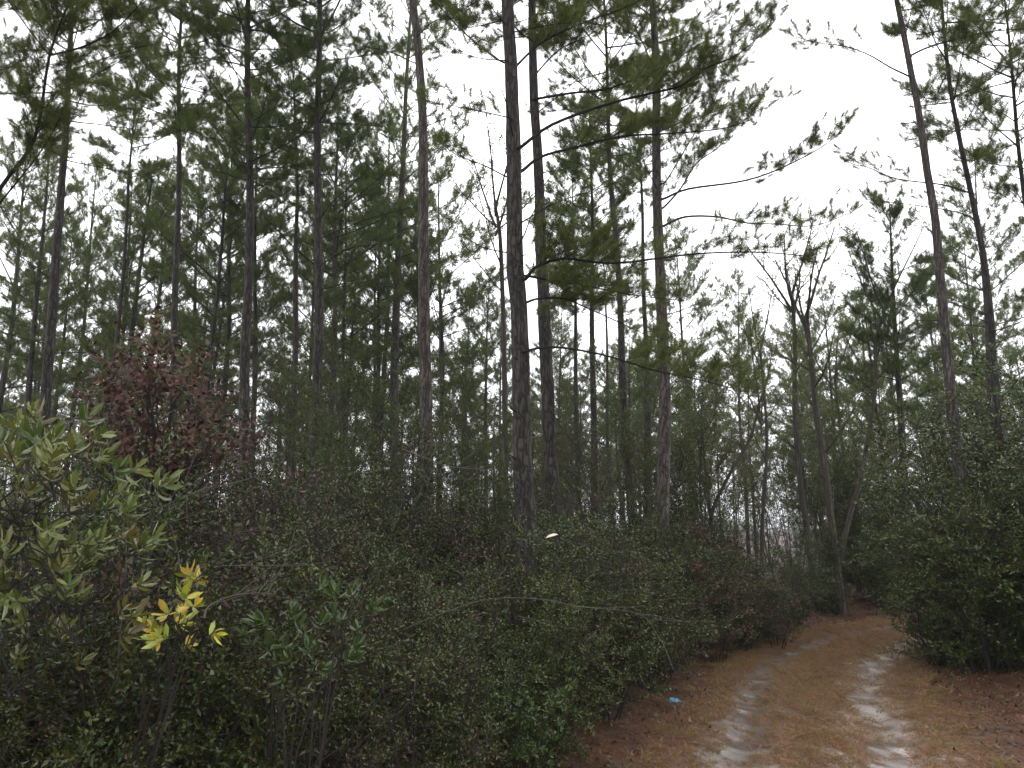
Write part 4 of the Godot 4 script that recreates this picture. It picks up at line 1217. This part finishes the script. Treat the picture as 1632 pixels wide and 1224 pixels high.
	bare_branch("thin pale upright stem left of the yellow leaves", [Vector3(-2, 1.39, -4.2), Vector3(-2.03, 1.62, -4.25), Vector3(-2.05, 1.91, -4.3), Vector3(-2.09, 2.17, -4.35), Vector3(-2.11, 2.34, -4.4)], 0.006, 904)
	bare_branch("forked bare twigs in the brown tangle below the maroon sapling", [Vector3(-1.89, 1.95, -4.6), Vector3(-1.93, 2.06, -4.65), Vector3(-2, 2.2, -4.7), Vector3(-2.05, 2.28, -4.75), Vector3(-1.99, 2.35, -4.8)], 0.006, 905)
	bare_branch("pale bare branch rising to the right in the brown tangle", [Vector3(-2.22, 2.2, -4.6), Vector3(-2.14, 2.29, -4.73), Vector3(-1.98, 2.39, -4.87), Vector3(-1.92, 2.45, -5)], 0.006, 906)
	bare_branch("thin leafless branch slanting across the pale straight trunk", [Vector3(-1.19, 3.03, -8.5), Vector3(-0.91, 2.92, -8.4), Vector3(-0.63, 2.82, -8.3), Vector3(-0.17, 2.78, -8.2)], 0.008, 907)
	bare_branch("short dark stick lying just left of the blue wrapper", [Vector3(1.55, 0.06, -10.75), Vector3(1.75, 0.09, -10.65), Vector3(1.95, 0.06, -10.6)], 0.006, 908)
	var leaf := Geo.new()
	var lf := leaf_points(0.1, 0.034, 0.006, 0.01, true)
	leaf.v.append_array(lf)
	leaf.n.append_array(normals_of(lf, BIG_IDX))
	var o := obj("dry_leaf", leaf.mesh(PackedInt32Array(BIG_IDX), 8), plain(Color(0.75, 0.7, 0.58), 0.5), self)
	o.transform = Transform3D(Basis(Vector3(0.93, 0.34, 0.1).normalized(), Vector3.UP, Vector3.BACK).orthonormalized() * Basis(Vector3.FORWARD, PI / 2) * Basis(Vector3.UP, -0.9), Vector3(0.25, 2.12, -6))
	tag(o, "single pale upturned leaf caught on top of the thicket by the thickest pine", "leaf")


func bare_branch(label: String, pts: Array, radius: float, s: int) -> void:
	var base: Vector3 = pts[0]
	var o := thing("bare_branch", base, label, "branch")
	var r := rng_of(s)
	var local := []
	for p in pts:
		local.append(p - base)
	var c := curve_through(local)
	var g := Geo.new()
	g.tube(c, taper(c.size(), radius, radius * 0.3), 6, Color.WHITE, 0.3)
	for k in 6:
		var a := along(c, r.randf_range(0.3, 0.95))
		var d: Vector3 = a[1] + Vector3(r.randf_range(-0.8, 0.8), r.randf_range(-0.3, 0.8), r.randf_range(-0.8, 0.8))
		g.tube(bend(a[0], d, r.randf_range(0.15, 0.5), 4, 0.1, 0.15, r), taper(5, radius * 0.4, 0.0015), 4, Color.WHITE, 0.3)
	obj("limb", g.mesh(), M.pale_twig, o)


func make_scrap() -> void:
	var g := Geo.new()
	var n := FastNoiseLite.new()
	n.seed = 8
	n.frequency = 14.0
	var w := 13
	for side in 2:
		for b in 9:
			for a in w:
				var x := (a / 12.0 - 0.5) * 0.19
				var z := (b / 8.0 - 0.5) * 0.1
				var e := (1.0 - pow(absf(a / 6.0 - 1.0), 3.0)) * (1.0 - pow(absf(b / 4.0 - 1.0), 3.0))
				var y := 0.01 + e * (0.03 + 0.05 * n.get_noise_2d(x, z)) * (1.0 if side == 0 else 0.15)
				g.v.append(Vector3(x + 0.03 * n.get_noise_2d(z * 2.0, 5.0), y, z + 0.05 * n.get_noise_2d(x, 9.0)))
		var o := side * 9 * w
		for b in 8:
			for a in w - 1:
				var q := o + b * w + a
				if side == 0:
					g.i.append_array(PackedInt32Array([q, q + w, q + 1, q + 1, q + w, q + w + 1].map(func(e): return e)))
				else:
					g.i.append_array(PackedInt32Array([q, q + 1, q + w, q + 1, q + w + 1, q + w]))
	g.n = normals_of(g.v, Array(g.i))
	for k in g.n.size():
		if k < 9 * w:
			g.n[k] = g.n[k]
	var at := Vector3(2.03, ground_y(2.03, -10.52) + 0.005, -10.52)
	var o := obj("plastic_wrapper", g.mesh(), plain(Color(0.1, 0.42, 0.75), 0.35), self)
	o.position = at
	o.rotation.y = 0.25
	tag(o, "crumpled bright blue plastic wrapper lying on the litter beside the road", "wrapper")


func _ready() -> void:
	set_stage()
	make_materials()
	make_templates()
	make_ground()
	print("ground ", Time.get_ticks_msec())
	make_pines()
	print("pines ", Time.get_ticks_msec())
	make_hardwoods()
	make_far_wood()
	make_understory()
	print("wood ", Time.get_ticks_msec())
	make_thicket()
	make_specials()
	make_litter()
	make_scrap()
	print("done ", Time.get_ticks_msec())
